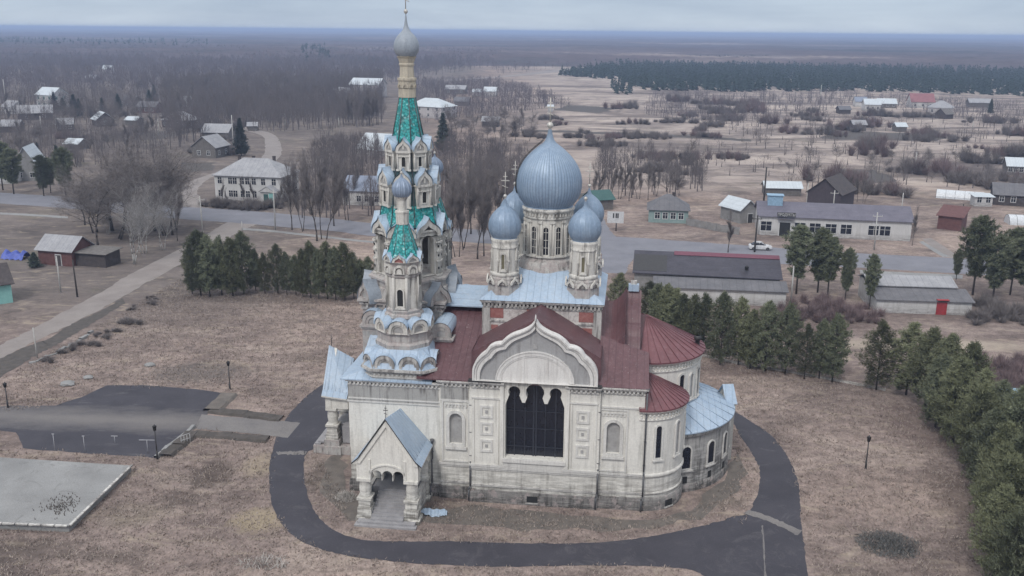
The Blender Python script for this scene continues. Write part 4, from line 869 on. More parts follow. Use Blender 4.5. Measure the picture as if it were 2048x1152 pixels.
for i in range(160):
    a = random.gauss(0,1); b2 = random.gauss(0,1); p = G(122+a*18, 1013+b2*9-a*2, .555); h = random.uniform(.08,.3)
    wd.face([(p.x-.05,p.y,.555),(p.x+.05,p.y,.555),(p.x+random.uniform(-.2,.2),p.y+.05,.555+h)])
tag(wd.build('weeds', 'soil'), 'dark clump of weeds growing on the concrete slab', 'weeds', kind='stuff')

# ================================================================ things in the yard
def lamp(u, v, vt, label):
    p = G(u, v); h = height(p, vt); o = empty('street_lamp', p); tag(o, label, 'lamp', 'lamp posts in the churchyard')
    q = MB(); q.tube((0,0,-.2),(0,0,h-.55), .07, .05, 8); q.tube((0,0,-.1),(0,0,.9), .11, .09, 8); q.build('pole', 'iron', o)
    q = MB(); q.lathe([(.05,h-.6),(.14,h-.55),(.2,h-.15),(.22,h-.14),(.05,h),(.02,h+.1)], 8, 0,0,0); q.build('lamp_head', 'iron', o)
lamp(315,918,850,'black lamp post beside the end of the forecourt kerb'); lamp(460,779,722,'black lamp post on the grass beyond the forecourt, nearest the west porch'); lamp(1731,938,872,'lone black lamp post on the bare grass right of the church'); lamp(16,815,765,'black lamp post at the left edge near the drive entrance')
for i, (u, v, vt, lab) in enumerate(((110,902,868,'thin white stake at the left end of the forecourt'),(170,904,872,'thin white stake second from the left on the forecourt'),(230,886,872,'short white stake with a crossbar on the forecourt'),(296,907,880,'white stake with a long crossbar beside the lamp post'))):
    p = G(u,v); h = max(.5,height(p,vt)); q = MB(); q.tube((0,0,-.1),(0,0,h), .03, .03, 6); wq = (.12,.12,.32,.75)[i]; q.box(-wq,-.025,h-.03,wq,.025,h+.03)
    o = q.build('marker_post', plain('white_post_paint',(.36,.36,.38)), None, p); tag(o, lab, 'post', 'white stakes on the forecourt')
p = G(372,888); q = MB()
for i in range(4): q.tube((i*.3-.45,0,-.1),(i*.3-.45,0,.95), .03, .03, 6)
q.tube((-.5,0,.95),(.5,0,1.05), .035); q.tube((-.5,0,.5),(.5,0,.55), .03)
tag(q.build('handrail', plain('pale_rail_paint',(.4,.4,.4)), None, p, R(40)), 'small pale handrail at the corner of the drive', 'railing')
# fallen blue sheet of roofing beside the porch
p = G(865,1030); q = MB()
for i in range(14):
    for j in range(8):
        f = lambda a, b2: (a*.16-1.0, b2*.11-.4, .06+.05*math.sin(a*1.7)+.25*max(0,1-abs(a-2)/4)*.6+b2*.03)
        if ((i-7)/7)**2+((j-4)/4)**2 < 1.1: q.face([f(i,j),f(i+1,j),f(i+1,j+1),f(i,j+1)])
tag(q.build('metal_sheet', 'blue', None, p), 'crumpled light blue metal sheet lying beside the south porch', 'metal sheet')
def blade_heap(name, u, v, rx, ry, n, h, mat, label, cat, kind=None):
    p = G(u,v); V = []; F = []
    for i in range(n):
        a = random.uniform(0,2*PI); rr = math.sqrt(random.random()); x, y = rx*rr*math.cos(a), ry*rr*math.sin(a); hh = h*(1-rr*.7)*random.uniform(.4,1); b0 = random.uniform(0,2*PI); w0 = .03
        dx, dy = random.uniform(-.5,.5)*h, random.uniform(-.5,.5)*h; k = len(V)
        V += [(x-w0*math.cos(b0),y-w0*math.sin(b0),0),(x+w0*math.cos(b0),y+w0*math.sin(b0),0),(x+dx,y+dy,hh)]; F.append((k,k+1,k+2))
    o = raw(name, V, F, mat); o.location = p; return tag(o, label, cat, kind=kind)
MT['ash'] = simple('charred_brushwood', (.045,.045,.047), (.20,.20,.19), 5); MT['straw'] = simple('pale_dry_stalks', (.34,.31,.28), (.5,.47,.44), 5)
blade_heap('brush_heap', 1778, 1090, 2.6, 2.2, 1500, .8, 'ash', 'grey charred heap of brushwood on the grass at lower right', 'heap')
blade_heap('dry_bush', 692, 996, .9, .9, 500, 1.0, 'straw', 'pale dry bush beside the left side of the south porch', 'bush')
blade_heap('dry_bush', 530, 1128, 2.0, 1.0, 260, 1.0, 'straw', 'sparse dry stalks near the bottom edge left of the path bend', 'bush')
# dry grass tufts over the yard
def grass_zone(n, px, hmin, hmax):
    V = []; F = []; A = [G(*q) for q in px]; x0, x1 = min(a.x for a in A), max(a.x for a in A); y0, y1 = min(a.y for a in A), max(a.y for a in A)
    poly2 = [(a.x,a.y) for a in A]
    def inside(x, y, P=poly2):
        c = False
        for i in range(len(P)):
            (xa,ya),(xb,yb) = P[i-1],P[i]
            if (ya > y) != (yb > y) and x < (xb-xa)*(y-ya)/(yb-ya)+xa: c = not c
        return c
    k = 0
    while len(F) < n:
        x, y = random.uniform(x0,x1), random.uniform(y0,y1)
        if not inside(x,y) or bad(x,y): continue
        for _ in range(4):
            xx, yy = x+random.gauss(0,.18), y+random.gauss(0,.18); a = random.uniform(0,PI); h = random.uniform(hmin,hmax); w0 = .05; b0 = len(V)
            V += [(xx-w0*math.cos(a),yy-w0*math.sin(a),0),(xx+w0*math.cos(a),yy+w0*math.sin(a),0),(xx+random.gauss(0,.12),yy+random.gauss(0,.12),h)]; F.append((b0,b0+1,b0+2))
    return V, F
def in_poly(x, y, P):
    c = False
    for i in range(len(P)):
        (xa,ya),(xb,yb) = P[i-1],P[i]
        if (ya > y) != (yb > y) and x < (xb-xa)*(y-ya)/(yb-ya)+xa: c = not c
    return c
_keep = []
for prs in (loop, [((1630,1270),(1430,1270)),((1600,1010),(1496,1026)),((1588,940),(1519,942)),((1540,869),(1478,868)),((1420,780),(1400,790))]):
    for (a, b2), (c2, d2) in zip(prs, prs[1:]): _keep.append([(G(*q).x, G(*q).y) for q in (a, c2, d2, b2)])
_keep.append([(G(*q).x, G(*q).y) for q in ((-120,838),(110,811),(216,770),(424,782),(452,787),(600,846),(575,876),(385,857),(312,916),(43,897),(-120,858))])
_keep.append([(G(*q).x, G(*q).y) for q in ((-150,905),(262,931),(137,1052),(-150,1040))])
_keep.append([(2+x*math.cos(R(-7))-y*math.sin(R(-7)), 75.3+x*math.sin(R(-7))+y*math.cos(R(-7))) for x, y in ((-17,0),(-14.6,-6.5),(-9,-6.5),(-9,-.3),(13,-.3),(18.5,8),(18.5,16),(13,20.5),(-17,20.5),(-22,12),(-22,7))])
_keep.append([(G(*q).x, G(*q).y) for q in ((1390,1260),(1650,1260),(1604,1045),(1380,1050))])
def bad(x, y): return any(in_poly(x, y, P) for P in _keep)
MT['tuft'] = simple('dry_grass_blades', (.195,.156,.138), (.37,.308,.264), .35, bstr=0)
V, F = grass_zone(110000, [(-60,1200),(2100,1200),(2048,900),(1650,740),(1400,700),(700,600),(360,560),(0,760)], .06, .24)
tag(raw('dry_grass', V, F, 'tuft'), 'dry matted grass of the churchyard', 'grass', kind='stuff')

# ================================================================ trees
MT['bark'] = simple('dark_bark', (.045,.038,.034), (.085,.072,.064), 3)
MT['greybark'] = simple('pale_grey_bark', (.26,.25,.24), (.38,.365,.35), 3)
MT['twig'] = simple('grey_brown_twigs', (.135,.117,.113), (.205,.182,.176), 1.2, bstr=0, rnd=.35)
MT['paletwig'] = simple('pale_grey_twigs', (.25,.235,.23), (.36,.34,.33), 1.2, bstr=0, rnd=.2)
MT['redtwig'] = simple('reddish_twigs', (.14,.098,.10), (.20,.145,.145), 1.2, bstr=0, rnd=.35)
MT['needle'] = simple('pine_needles', (.085,.10,.06), (.175,.19,.115), .7, bstr=0, rnd=.3)
MT['needle2'] = simple('olive_pine_needles', (.10,.112,.06), (.195,.205,.115), .7, bstr=0, rnd=.3)
MT['spruce'] = simple('dark_spruce_needles', (.032,.046,.038), (.064,.08,.062), .9, bstr=0, rnd=.3)
def bare_tree(seed, H, spread, upright, twigs, trunks=1, tw=.016, bare=.16):
    rr = random.Random(seed); q = MB(); V = []; F = []
    def ribbon(a, b2, w):
        d = b2-a; s = d.cross(Vector((rr.gauss(0,1),rr.gauss(0,1),rr.gauss(0,1))))
        if s.length < 1e-6: return
        s = s.normalized()*w; k = len(V); V.extend([tuple(a-s),tuple(a+s),tuple(b2)]); F.append((k,k+1,k+2))
    tips = []
    def grow(p, d, L, r, lev):
        n = 8 if lev == 0 else 4 if lev < 2 else 3
        for i in range(n):
            d2 = (d+Vector((rr.gauss(0,.10),rr.gauss(0,.10),rr.gauss(0,.05)+.05*upright))).normalized(); e = p+d2*(L/n); r2 = r*(.85 if lev else .90)
            if lev < 3: q.tube(p, e, r, r2, 5 if lev < 2 else 3)
            else: ribbon(p, e, max(r, tw*.8) if twigs == 0 else r)
            p, d, r = e, d2, r2
            if lev >= 1: tips.append((p, d, lev))
            if lev < 3 and (i > 0 or lev > 0):
                for _ in range(2 if lev == 0 else 2):
                    a = rr.uniform(0,2*PI); out = Vector((math.cos(a),math.sin(a),0)); c = (d*(.55+upright*.9)+out*spread*rr.uniform(.6,1.2)).normalized()
                    grow(p, c, L*rr.uniform(.42,.62)*((1.0-.55*i/n)*(1-.35*upright) if lev == 0 else 1), r*.52, lev+1)
        if lev < 3:
            for _ in range(2):
                a = rr.uniform(0,2*PI); grow(p, (d+Vector((math.cos(a),math.sin(a),.2))*spread*.5).normalized(), L*.5, r*.7, lev+1)
    for t in range(trunks):
        off = Vector((rr.uniform(-.5,.5),rr.uniform(-.5,.5),0))*(trunks > 1)*2
        lean = Vector((rr.gauss(0,.05+.1*(trunks > 1)),rr.gauss(0,.05+.1*(trunks > 1)),1)).normalized()
        b0 = off+Vector((0,0,-.2)); b1 = off+lean*H*bare; r = H*.014/math.sqrt(trunks); q.tube(b0, b1, r*1.35, r, 7); grow(b1, lean, H*(.8-bare*.6), r, 0)
    per = 0 if twigs == 0 else max(1, twigs//max(1,len(tips)))
    for p, d, lev in tips:
        for _ in range(per):
            c = (d*.6+Vector((rr.gauss(0,.55),rr.gauss(0,.55),rr.gauss(.25*(1+upright),.4)))).normalized(); L = H*rr.uniform(.04,.10); m0 = p+c*L*.5+Vector((rr.gauss(0,.1),rr.gauss(0,.1),0)); e = m0+(c+Vector((rr.gauss(0,.35),rr.gauss(0,.35),rr.gauss(.1,.3)))).normalized()*L*.6
            ribbon(p, e, tw*H/12)
    zm = max(v[2] for v in V); s = H/zm
    q.v = [(x*s,y*s,z*s) for x,y,z in q.v]; V = [(x*s,y*s,z*s) for x,y,z in V]
    return q, V, F
def mesh_of(q, name, mats):
    o = q.build(name, mats); me = o.data; bpy.data.objects.remove(o); return me
def rawmesh(name, V, F, mat):
    o = raw(name, V, F, mat); me = o.data; bpy.data.objects.remove(o); return me
BARE = {}
for key, args, bk, tk in (('round',(1,12,.95,.1,7500,1),'bark','twig'),('round2',(5,12,1.1,.0,7500,2),'bark','twig'),('tall',(2,15,.5,.7,6500,1),'bark','twig'),('tall2',(8,15,.42,.9,6500,2),'bark','twig'),('pale',(3,12,.85,.45,0,3),'bark','paletwig'),('thin',(4,13,.35,1.0,2200,1),'bark','twig')):
    q, V, F = bare_tree(*args); bmt = q; 
    BARE[key] = (mesh_of(q, key+'_trunk', 'greybark' if key == 'pale' else 'bark'), rawmesh(key+'_crown', V, F, tk), args[1])
def shrub(seed, n, mat, H=2.6):
    rr = random.Random(seed); V = []; F = []; st = [(rr.gauss(0,1.1),rr.gauss(0,.9),rr.uniform(.45,1.15)) for _ in range(7)]
    for i in range(n):
        sx, sy, hs_ = st[i % 7]; a = rr.uniform(0,2*PI); r0 = rr.random()*.6; p = Vector((sx+r0*.4*math.cos(a),sy+r0*.4*math.sin(a),0)); L = rr.uniform(.35,1)*hs_
        t = p+Vector((math.cos(a)*r0*1.1+rr.gauss(0,.35),math.sin(a)*r0*1.1+rr.gauss(0,.35),H*L*(1-.3*r0)))
        for lo, hi in ((0,.6),(.4,1)):
            A = p.lerp(t,lo); B = p.lerp(t,hi)+Vector((rr.gauss(0,.25),rr.gauss(0,.25),0)); s = Vector((math.cos(a+1.5),math.sin(a+1.5),0))*.022; k = len(V); V += [tuple(A-s),tuple(A+s),tuple(B)]; F.append((k,k+1,k+2))
    return rawmesh('shrub', V, F, mat)
SHR = [shrub(1,1100,'twig'), shrub(2,1100,'twig'), shrub(3,1100,'redtwig'), shrub(4,800,'twig',2.0)]
def conifer(seed, H, rmax, base, dens, mat, shape, leaf=.17):
    rr = random.Random(seed); q = MB(); q.tube((0,0,-.2),(0,0,H*.55), H*.0145, H*.009, 7); q.tube((0,0,H*.55),(0,0,H*.97), H*.009, .015, 6); V = []; F = []
    nb = dens
    for i in range(nb):
        t = (i+rr.random())/nb; z = base+(H-base)*t; R0 = rmax*shape(t)*rr.uniform(.5,1.25); a = i*2.399+rr.gauss(0,.3); up = .25+.75*t
        d = Vector((math.cos(a),math.sin(a),up*.55)); tip = Vector((0,0,z))+d*R0*.93; p0 = Vector((0,0,z))
        q.tube(p0, tip, .028, .008, 3)
        for j in range(int(5+R0*8)):
            f = rr.uniform(.25,1.0)**.7; c = p0.lerp(tip,f)+Vector((rr.gauss(0,.13),rr.gauss(0,.13),rr.gauss(0,.10)))*(.5+R0*.45)
            for _ in range(5):
                n = Vector((rr.gauss(0,1),rr.gauss(0,1),rr.gauss(.5,.9))).normalized(); s = n.orthogonal().normalized()*leaf*rr.uniform(.22,.36); L = (d.normalized()*.6+n).normalized()*leaf*rr.uniform(1.6,3.0); k = len(V)
                c2 = c+Vector((rr.gauss(0,.07),rr.gauss(0,.07),rr.gauss(0,.07))); V += [tuple(c2-s),tuple(c2+s),tuple(c2+L)]; F.append((k,k+1,k+2))
    return mesh_of(q, 'pine_trunk', 'bark'), rawmesh('pine_crown', V, F, mat), H
shp_p = lambda t: (.58+1.0*t) if t < .36 else max(.12, .94*(1-((t-.36)/.67)**1.55))
shp_s = lambda t: max(.06, 1-t)**.8
shp_t = lambda t: (.35+1.2*t) if t < .5 else max(.15, .95*(1-((t-.5)/.55)**2))
PINE = [conifer(1,8,2.5,.7,150,'needle',shp_p,.13), conifer(2,8,2.3,.9,140,'needle',shp_p,.13), conifer(3,8,2.7,.6,160,'needle2',shp_p,.13), conifer(4,8,2.4,.8,140,'needle2',shp_p,.13)]
TALLP = [conifer(5,12,2.8,3.0,120,'needle',shp_t,.24), conifer(6,12,2.6,2.4,120,'needle',shp_t,.24)]
SPR = [conifer(7,12,2.3,.6,170,'spruce',shp_s,.2)]
NTREE = [0]
def plant_tree(kind, src, p, h, label, cat, group, wide=1.0, parts=True):
    tm, cm, H0 = src; s = h/H0; rz = random.uniform(0,2*PI); o = empty(kind, p, rz); o.scale = (s*wide, s*wide, s); tag(o, label, cat, group)
    for nm, me in (('trunk',tm),('crown',cm)):
        c = bpy.data.objects.new(nm, me); COL.objects.link(c); c.parent = o
    NTREE[0] += 1; return o
def one_mesh(name, me, p, s, label, cat, group, rz=None):
    o = bpy.data.objects.new(name, me); COL.objects.link(o); o.location = p; o.scale = s; o.rotation_euler.z = random.uniform(0,6.28) if rz is None else rz; tag(o, label, cat, group); return o
# --- pines planted round the churchyard
for u, v, vt, wd, k in ((530,588,508,.7,2),(574,590,506,.75,1),(606,594,500,.75,3),(708,598,506,.8,1),(738,596,515,.8,0),(385,588,490,.7,3),(420,594,472,.85,1),(466,592,478,.85,2),(638,598,500,.75,1),(672,600,496,.75,0),(402,592,463,.95,0),(444,590,476,.85,1),(488,588,466,.95,0),(512,582,500,.8,1),(556,587,490,.85,0),(592,590,512,.8,1),(622,596,486,.8,2),(655,598,486,.8,3),(690,600,488,.85,2),(722,592,520,.85,3)):
    p = G(u,v); plant_tree('pine_tree', PINE[k], p, height(p,vt), 'young pine in the row on the far left side of the churchyard', 'pine', 'pines along the left side of the churchyard', wd)
for u, v, vt, wd, k in ((1312,684,570,.95,1),(1346,694,580,.95,2),(1384,706,592,.9,3),(1500,738,622,.75,2),(1238,640,548,1.0,2),(1296,676,565,.95,0),(1330,690,572,.9,3),(1362,700,590,.9,0),(1405,712,590,.9,1),(1440,730,588,.82,0),(1476,730,598,.85,3),(1530,742,606,.9,0),(1570,748,610,.85,1),(1608,758,650,.8,1),(1638,757,642,.85,0),(1664,764,632,.85,1),(1752,780,645,.95,2),(1812,790,648,1.05,2)):
    p = G(u,v); plant_tree('pine_tree', PINE[k], p, height(p,vt), 'young pine in the row behind the apses of the church', 'pine', 'pines along the far side of the churchyard', wd)
for u, v, vt, wd, k in ((1850,812,660,.95,3),(1870,856,712,.9,0),(1925,862,690,1.0,3),(1945,945,775,.95,2),(1990,1030,850,.95,3),(2055,1000,815,1.05,2),(2015,985,780,.95,0),(2045,1140,920,.95,2),(1985,1160,975,.9,3),(2065,900,770,1.0,1),(1885,832,672,.9,2),(1905,885,720,.95,2),(1950,905,742,.9,3),(1985,925,765,.95,0),(1968,990,822,.95,0),(2040,950,785,.95,2),(2030,1065,868,1.0,0),(1998,1105,915,.9,2),(2075,1100,880,1.0,0),(2050,1220,995,1.0,3),(2110,1060,830,1.0,2),(1985,1075,890,.85,3),(2100,1180,940,1.0,2),(2010,1240,1030,.95,0),(2080,960,790,1.0,3)):
    p = G(u,v); plant_tree('pine_tree', PINE[k], p, height(p,vt), 'bushy pine in the thick row at the right edge', 'pine', 'pines down the right edge of the churchyard', wd)
for u, v, vt, wd, k in ((1592,588,455,1.0,0),(1635,585,460,1.0,1),(1655,590,478,1.0,0),(1690,600,500,.8,1),(1738,618,512,.7,0)):
    p = G(u,v); plant_tree('pine_tree', TALLP[k], p, height(p,vt), 'tall pine between the two long low sheds', 'pine', 'tall pines between the sheds', wd)
for u, v, vt, wd, k in ((1945,590,437,1.0,0),(1912,560,500,.9,1),(1985,600,475,1.1,1),(2020,590,460,1.0,0),(2050,600,455,1.1,1)):
    p = G(u,v); plant_tree('pine_tree', TALLP[k], p, height(p,vt), 'tall dark pine right of the white shed with the red door', 'pine', 'tall pines right of the white shed', wd)
for u, v, vt, lab in ((886,305,227,'dark spruce just right of the bell tower beyond the road'),(483,312,238,'dark spruce behind the white two-storey house'),(110,222,185,'dark spruce beside the tall pale house'),(76,310,285,'dark spruce behind the steep gabled house'),(118,352,292,'dark spruce on the near side of the steep gabled house'),(20,352,298,'dark spruce at the far left above the road'),(310,205,170,'small dark spruce in the left village'),(1980,228,198,'lone dark spruce by the far red-roofed houses')):
    p = G(u,v); plant_tree('spruce_tree', SPR[0], p, height(p,vt), lab, 'spruce', None, 1.25)
for u, v, vt, k in ((28,388,300,0),(88,392,312,1),(102,386,318,0),(132,392,298,1),(6,380,285,0)):
    p = G(u,v); plant_tree('pine_tree', TALLP[k], p, height(p,vt), 'olive pine among the houses at the far left above the road', 'pine', 'pines at the far left above the road', 1.1)
for u, v, vt in ((150,236,190),(206,228,196),(238,226,188),(300,216,180),(160,232,198),(128,232,196),(345,216,185)):
    p = G(u,v); plant_tree('spruce_tree', SPR[0], p, height(p,vt), 'dark spruce among the cottages at upper left', 'spruce', 'dark spruces among the upper left cottages', 1.5)
poly('garden_plot', [(1668,338),(1750,340),(1800,362),(1740,368),(1690,365)], 'soil', .03, 1, 4); poly('garden_plot', [(1160,408),(1198,408),(1196,384),(1150,386)], 'soil', .03, 1, 4); poly('garden_plot', [(1660,262),(1900,268),(1880,282),(1640,278)], 'soil', .03, 2, 6); poly('garden_plot', [(1130,210),(1240,216),(1200,226),(1110,220)], 'soil', .03, 2, 6); poly('garden_plot', [(200,285),(330,278),(380,262),(250,262)], 'soil', .03, 2, 6); poly('garden_plot', [(380,345),(425,340),(430,325),(360,325)], 'soil', .03, 1, 4)
p = G(70,535); one_mesh('juniper_bush', SPR[0][1], p, (.55,.55,.22), 'dark green bush beside the blue tarpaulin', 'bush', None)
# --- bare trees
def btree(u, v, vt, key, label, group, wd=1.0):
    p = G(u,v); plant_tree('bare_tree', BARE[key], p, max(2.5,height(p,vt)), label, 'tree', group, wd)
for u, v, vt, key, wd in ((274,528,352,'pale',1.15),(292,506,356,'pale',1.0),(330,500,372,'pale',.9),(215,470,400,'pale',1.0)): btree(u,v,vt,key,'bare tree with pale whitish branches left of the dirt road','pale bare trees by the dirt road',wd)
for u, v, vt, key, wd in ((196,492,330,'round',1.2),(240,478,285,'round2',1.25),(285,470,280,'round',1.2),(330,472,292,'round2',1.1),(170,450,325,'round',1.1),(215,440,300,'round2',1.0),(310,440,285,'round',1.0),(260,430,290,'round2',1.1),(225,462,268,'round',1.5),(275,455,272,'round2',1.4),(310,462,280,'round',1.4),(190,465,318,'round2',1.3),(345,470,310,'round',1.2),(250,448,276,'round',1.4),(355,482,350,'tall',.7),(350,460,300,'tall2',.9)): btree(u,v,vt,key,'large dark bare tree in the clump left of the road junction','dark bare trees by the road junction',wd)
for u, v, vt, key, wd in ((584,460,308,'tall',.8),(604,462,318,'tall2',.8),(634,482,296,'tall',.9),(650,478,288,'tall2',.8),(668,452,300,'tall',.8),(692,440,310,'tall2',.9),(706,410,305,'tall',.8),(620,430,310,'tall2',.9),(640,400,290,'tall',1.0),(600,400,290,'tall2',.9)): btree(u,v,vt,key,'tall bare tree between the white house and the bell tower','tall bare trees left of the bell tower',wd)
for u, v, vt, key in ((446,408,352,'thin'),(488,410,345,'thin'),(508,408,345,'thin'),(560,412,352,'thin'),(455,410,370,'thin'),(580,410,350,'thin')): btree(u,v,vt,key,'thin bare tree in front of the white two-storey house','thin trees before the white house')
for u, v, vt, key, wd in ((903,517,335,'tall',.8),(913,514,345,'tall2',.7),(955,518,330,'tall',.9),(968,512,350,'thin',.9),(930,498,322,'tall2',.9),(892,482,305,'tall',.9),(988,482,335,'tall2',.9),(942,468,302,'tall',.9),(985,440,305,'tall2',.9),(1010,430,300,'tall',.9),(920,430,300,'tall2',1.0),(960,410,298,'round',1.0),(905,400,300,'round',1.0),(1000,395,300,'round2',1.0),(1035,400,300,'tall',.9)): btree(u,v,vt,key,'tall bare tree behind the church between the bell tower and main dome','bare trees between bell tower and dome',wd)
for u, v, vt, key, wd in ((1222,402,312,'tall',.8),(1240,398,305,'tall2',.8),(1258,402,310,'tall',.9),(1276,398,318,'tall2',.8),(1296,400,308,'tall',.8),(1312,392,320,'tall2',.9),(1334,398,318,'round',1.0),(1358,392,330,'round2',1.0),(1205,390,318,'tall',.8),(1190,402,318,'tall2',.9),(1345,380,335,'tall',.8),(1376,352,252,'round',.6),(1384,338,300,'round2',.9)): btree(u,v,vt,key,'bare tree in the thicket right of the main dome','bare thicket right of the dome',wd)
for u, v, vt, key, wd, lab in ((1456,505,410,'thin',1.1,'slender bare tree behind the long dark shed roof'),(1824,492,405,'tall',.6,'bare tree at the right end of the long white shop'),(1560,330,312,'round',1,'small bare tree on the edge of the far field'),(1612,385,330,'tall',.7,'bare tree behind the shop, left of the dark barn'),(1765,470,440,'thin',1,'small bare tree by the shop wall')): btree(u,v,vt,key,lab,None,wd)
for u, v, vt, key, wd in ((1676,402,335,'tall',.8),(1696,404,330,'tall2',.8),(1714,404,338,'tall',.8),(1728,406,345,'tall2',.8)): btree(u,v,vt,key,'bare tree in the small clump right of the dark barn','bare clump right of the barn',wd)
for u, v, vt, key in ((700,250,178,'tall'),(709,252,172,'tall2'),(718,250,170,'tall'),(727,252,175,'tall2'),(736,250,170,'tall'),(745,252,168,'tall2'),(754,250,172,'tall'),(690,248,185,'tall2')): btree(u,v,vt,key,'tall bare tree in the straight row before the far pale buildings','straight row of bare trees',.7)
def scatter(n, px, seed, gap=4.0, avoid=()):
    rr = random.Random(seed); A = [G(*q) for q in px]; P = [(a.x,a.y) for a in A]; x0,x1 = min(a[0] for a in P),max(a[0] for a in P); y0,y1 = min(a[1] for a in P),max(a[1] for a in P); out = []; k = 0
    while len(out) < n and k < n*60:
        k += 1; x, y = rr.uniform(x0,x1), rr.uniform(y0,y1)
        if in_poly(x,y,P) and all((x-a)**2+(y-b2)**2 > gap*gap for a,b2 in out) and not any((x-a)**2+(y-b2)**2 < r*r for a,b2,r in avoid+HOUSES): out.append((x,y))
    return [Vector((x,y,0)) for x,y in out]
HOUSES = []
# ================================================================ village buildings
MT['white'] = plaster('village_whitewash', (.58,.57,.56), (.25,.235,.225), 1.5, 30, .35)
MT['pinkwhite'] = plaster('village_pinkish_render', (.52,.49,.49), (.25,.235,.225), 1.5, 30, .4)
MT['wood'] = simple('grey_weathered_boards', (.10,.092,.086), (.19,.175,.165), 1.5)
MT['darkwood'] = simple('dark_boards', (.045,.038,.04), (.085,.07,.068), 1.5)
MT['redwood'] = simple('faded_red_boards', (.10,.042,.04), (.16,.075,.07), 1.5)
MT['slate'] = sheet_metal('grey_slate_sheets', (.26,.26,.275), (.36,.36,.375), (.17,.17,.175), 0, 1.1, .8, .5)
MT['darkslate'] = sheet_metal('dark_slate_sheets', (.10,.10,.11), (.16,.155,.165), (.20,.19,.19), 0, 1.1, .8, .4)
MT['palemetal'] = sheet_metal('pale_metal_roof', (.46,.50,.53), (.56,.60,.63), (.35,.37,.39), 0, .8, .6, .3)
MT['blueroof'] = sheet_metal('blue_grey_roof', (.17,.20,.27), (.23,.26,.33), (.28,.29,.31), 0, .8, .6, .4)
MT['purple'] = sheet_metal('mauve_grey_roof', (.10,.095,.125), (.15,.14,.175), (.18,.17,.18), 1, 1.2, .7, .5)
MT['redroof'] = sheet_metal('village_red_roof', (.20,.075,.085), (.27,.11,.12), (.25,.2,.2), 0, .8, .6, .3)
MT['greenroof'] = sheet_metal('green_roof', (.02,.075,.068), (.035,.11,.10), (.15,.2,.2), 0, .8, .6, .3)
MT['teal'] = simple('pale_teal_boards', (.20,.29,.28), (.28,.36,.35), 1.5); MT['turq'] = simple('turquoise_paint', (.22,.46,.43), (.28,.54,.50), 1.5)
MT['tarp'] = simple('blue_tarpaulin', (.06,.09,.36), (.09,.13,.46), 1.5, .5); MT['frame'] = plain('white_window_frame', (.55,.55,.55)); MT['ash2'] = simple('grey_asbestos', (.20,.195,.19), (.30,.295,.29), 1)
MT['redpaint'] = plain('bright_red_door', (.30,.03,.035)); MT['greenhouse'] = plain('clear_film', (.58,.60,.62), .3); MT['bluepanel'] = plain('pale_blue_panel', (.25,.38,.50), .5)
MT['barn'] = simple('dark_mauve_boards', (.05,.04,.048), (.075,.06,.07), 1.5); MT['redridge'] = plain('dull_red_ridge', (.15,.05,.075), .7)
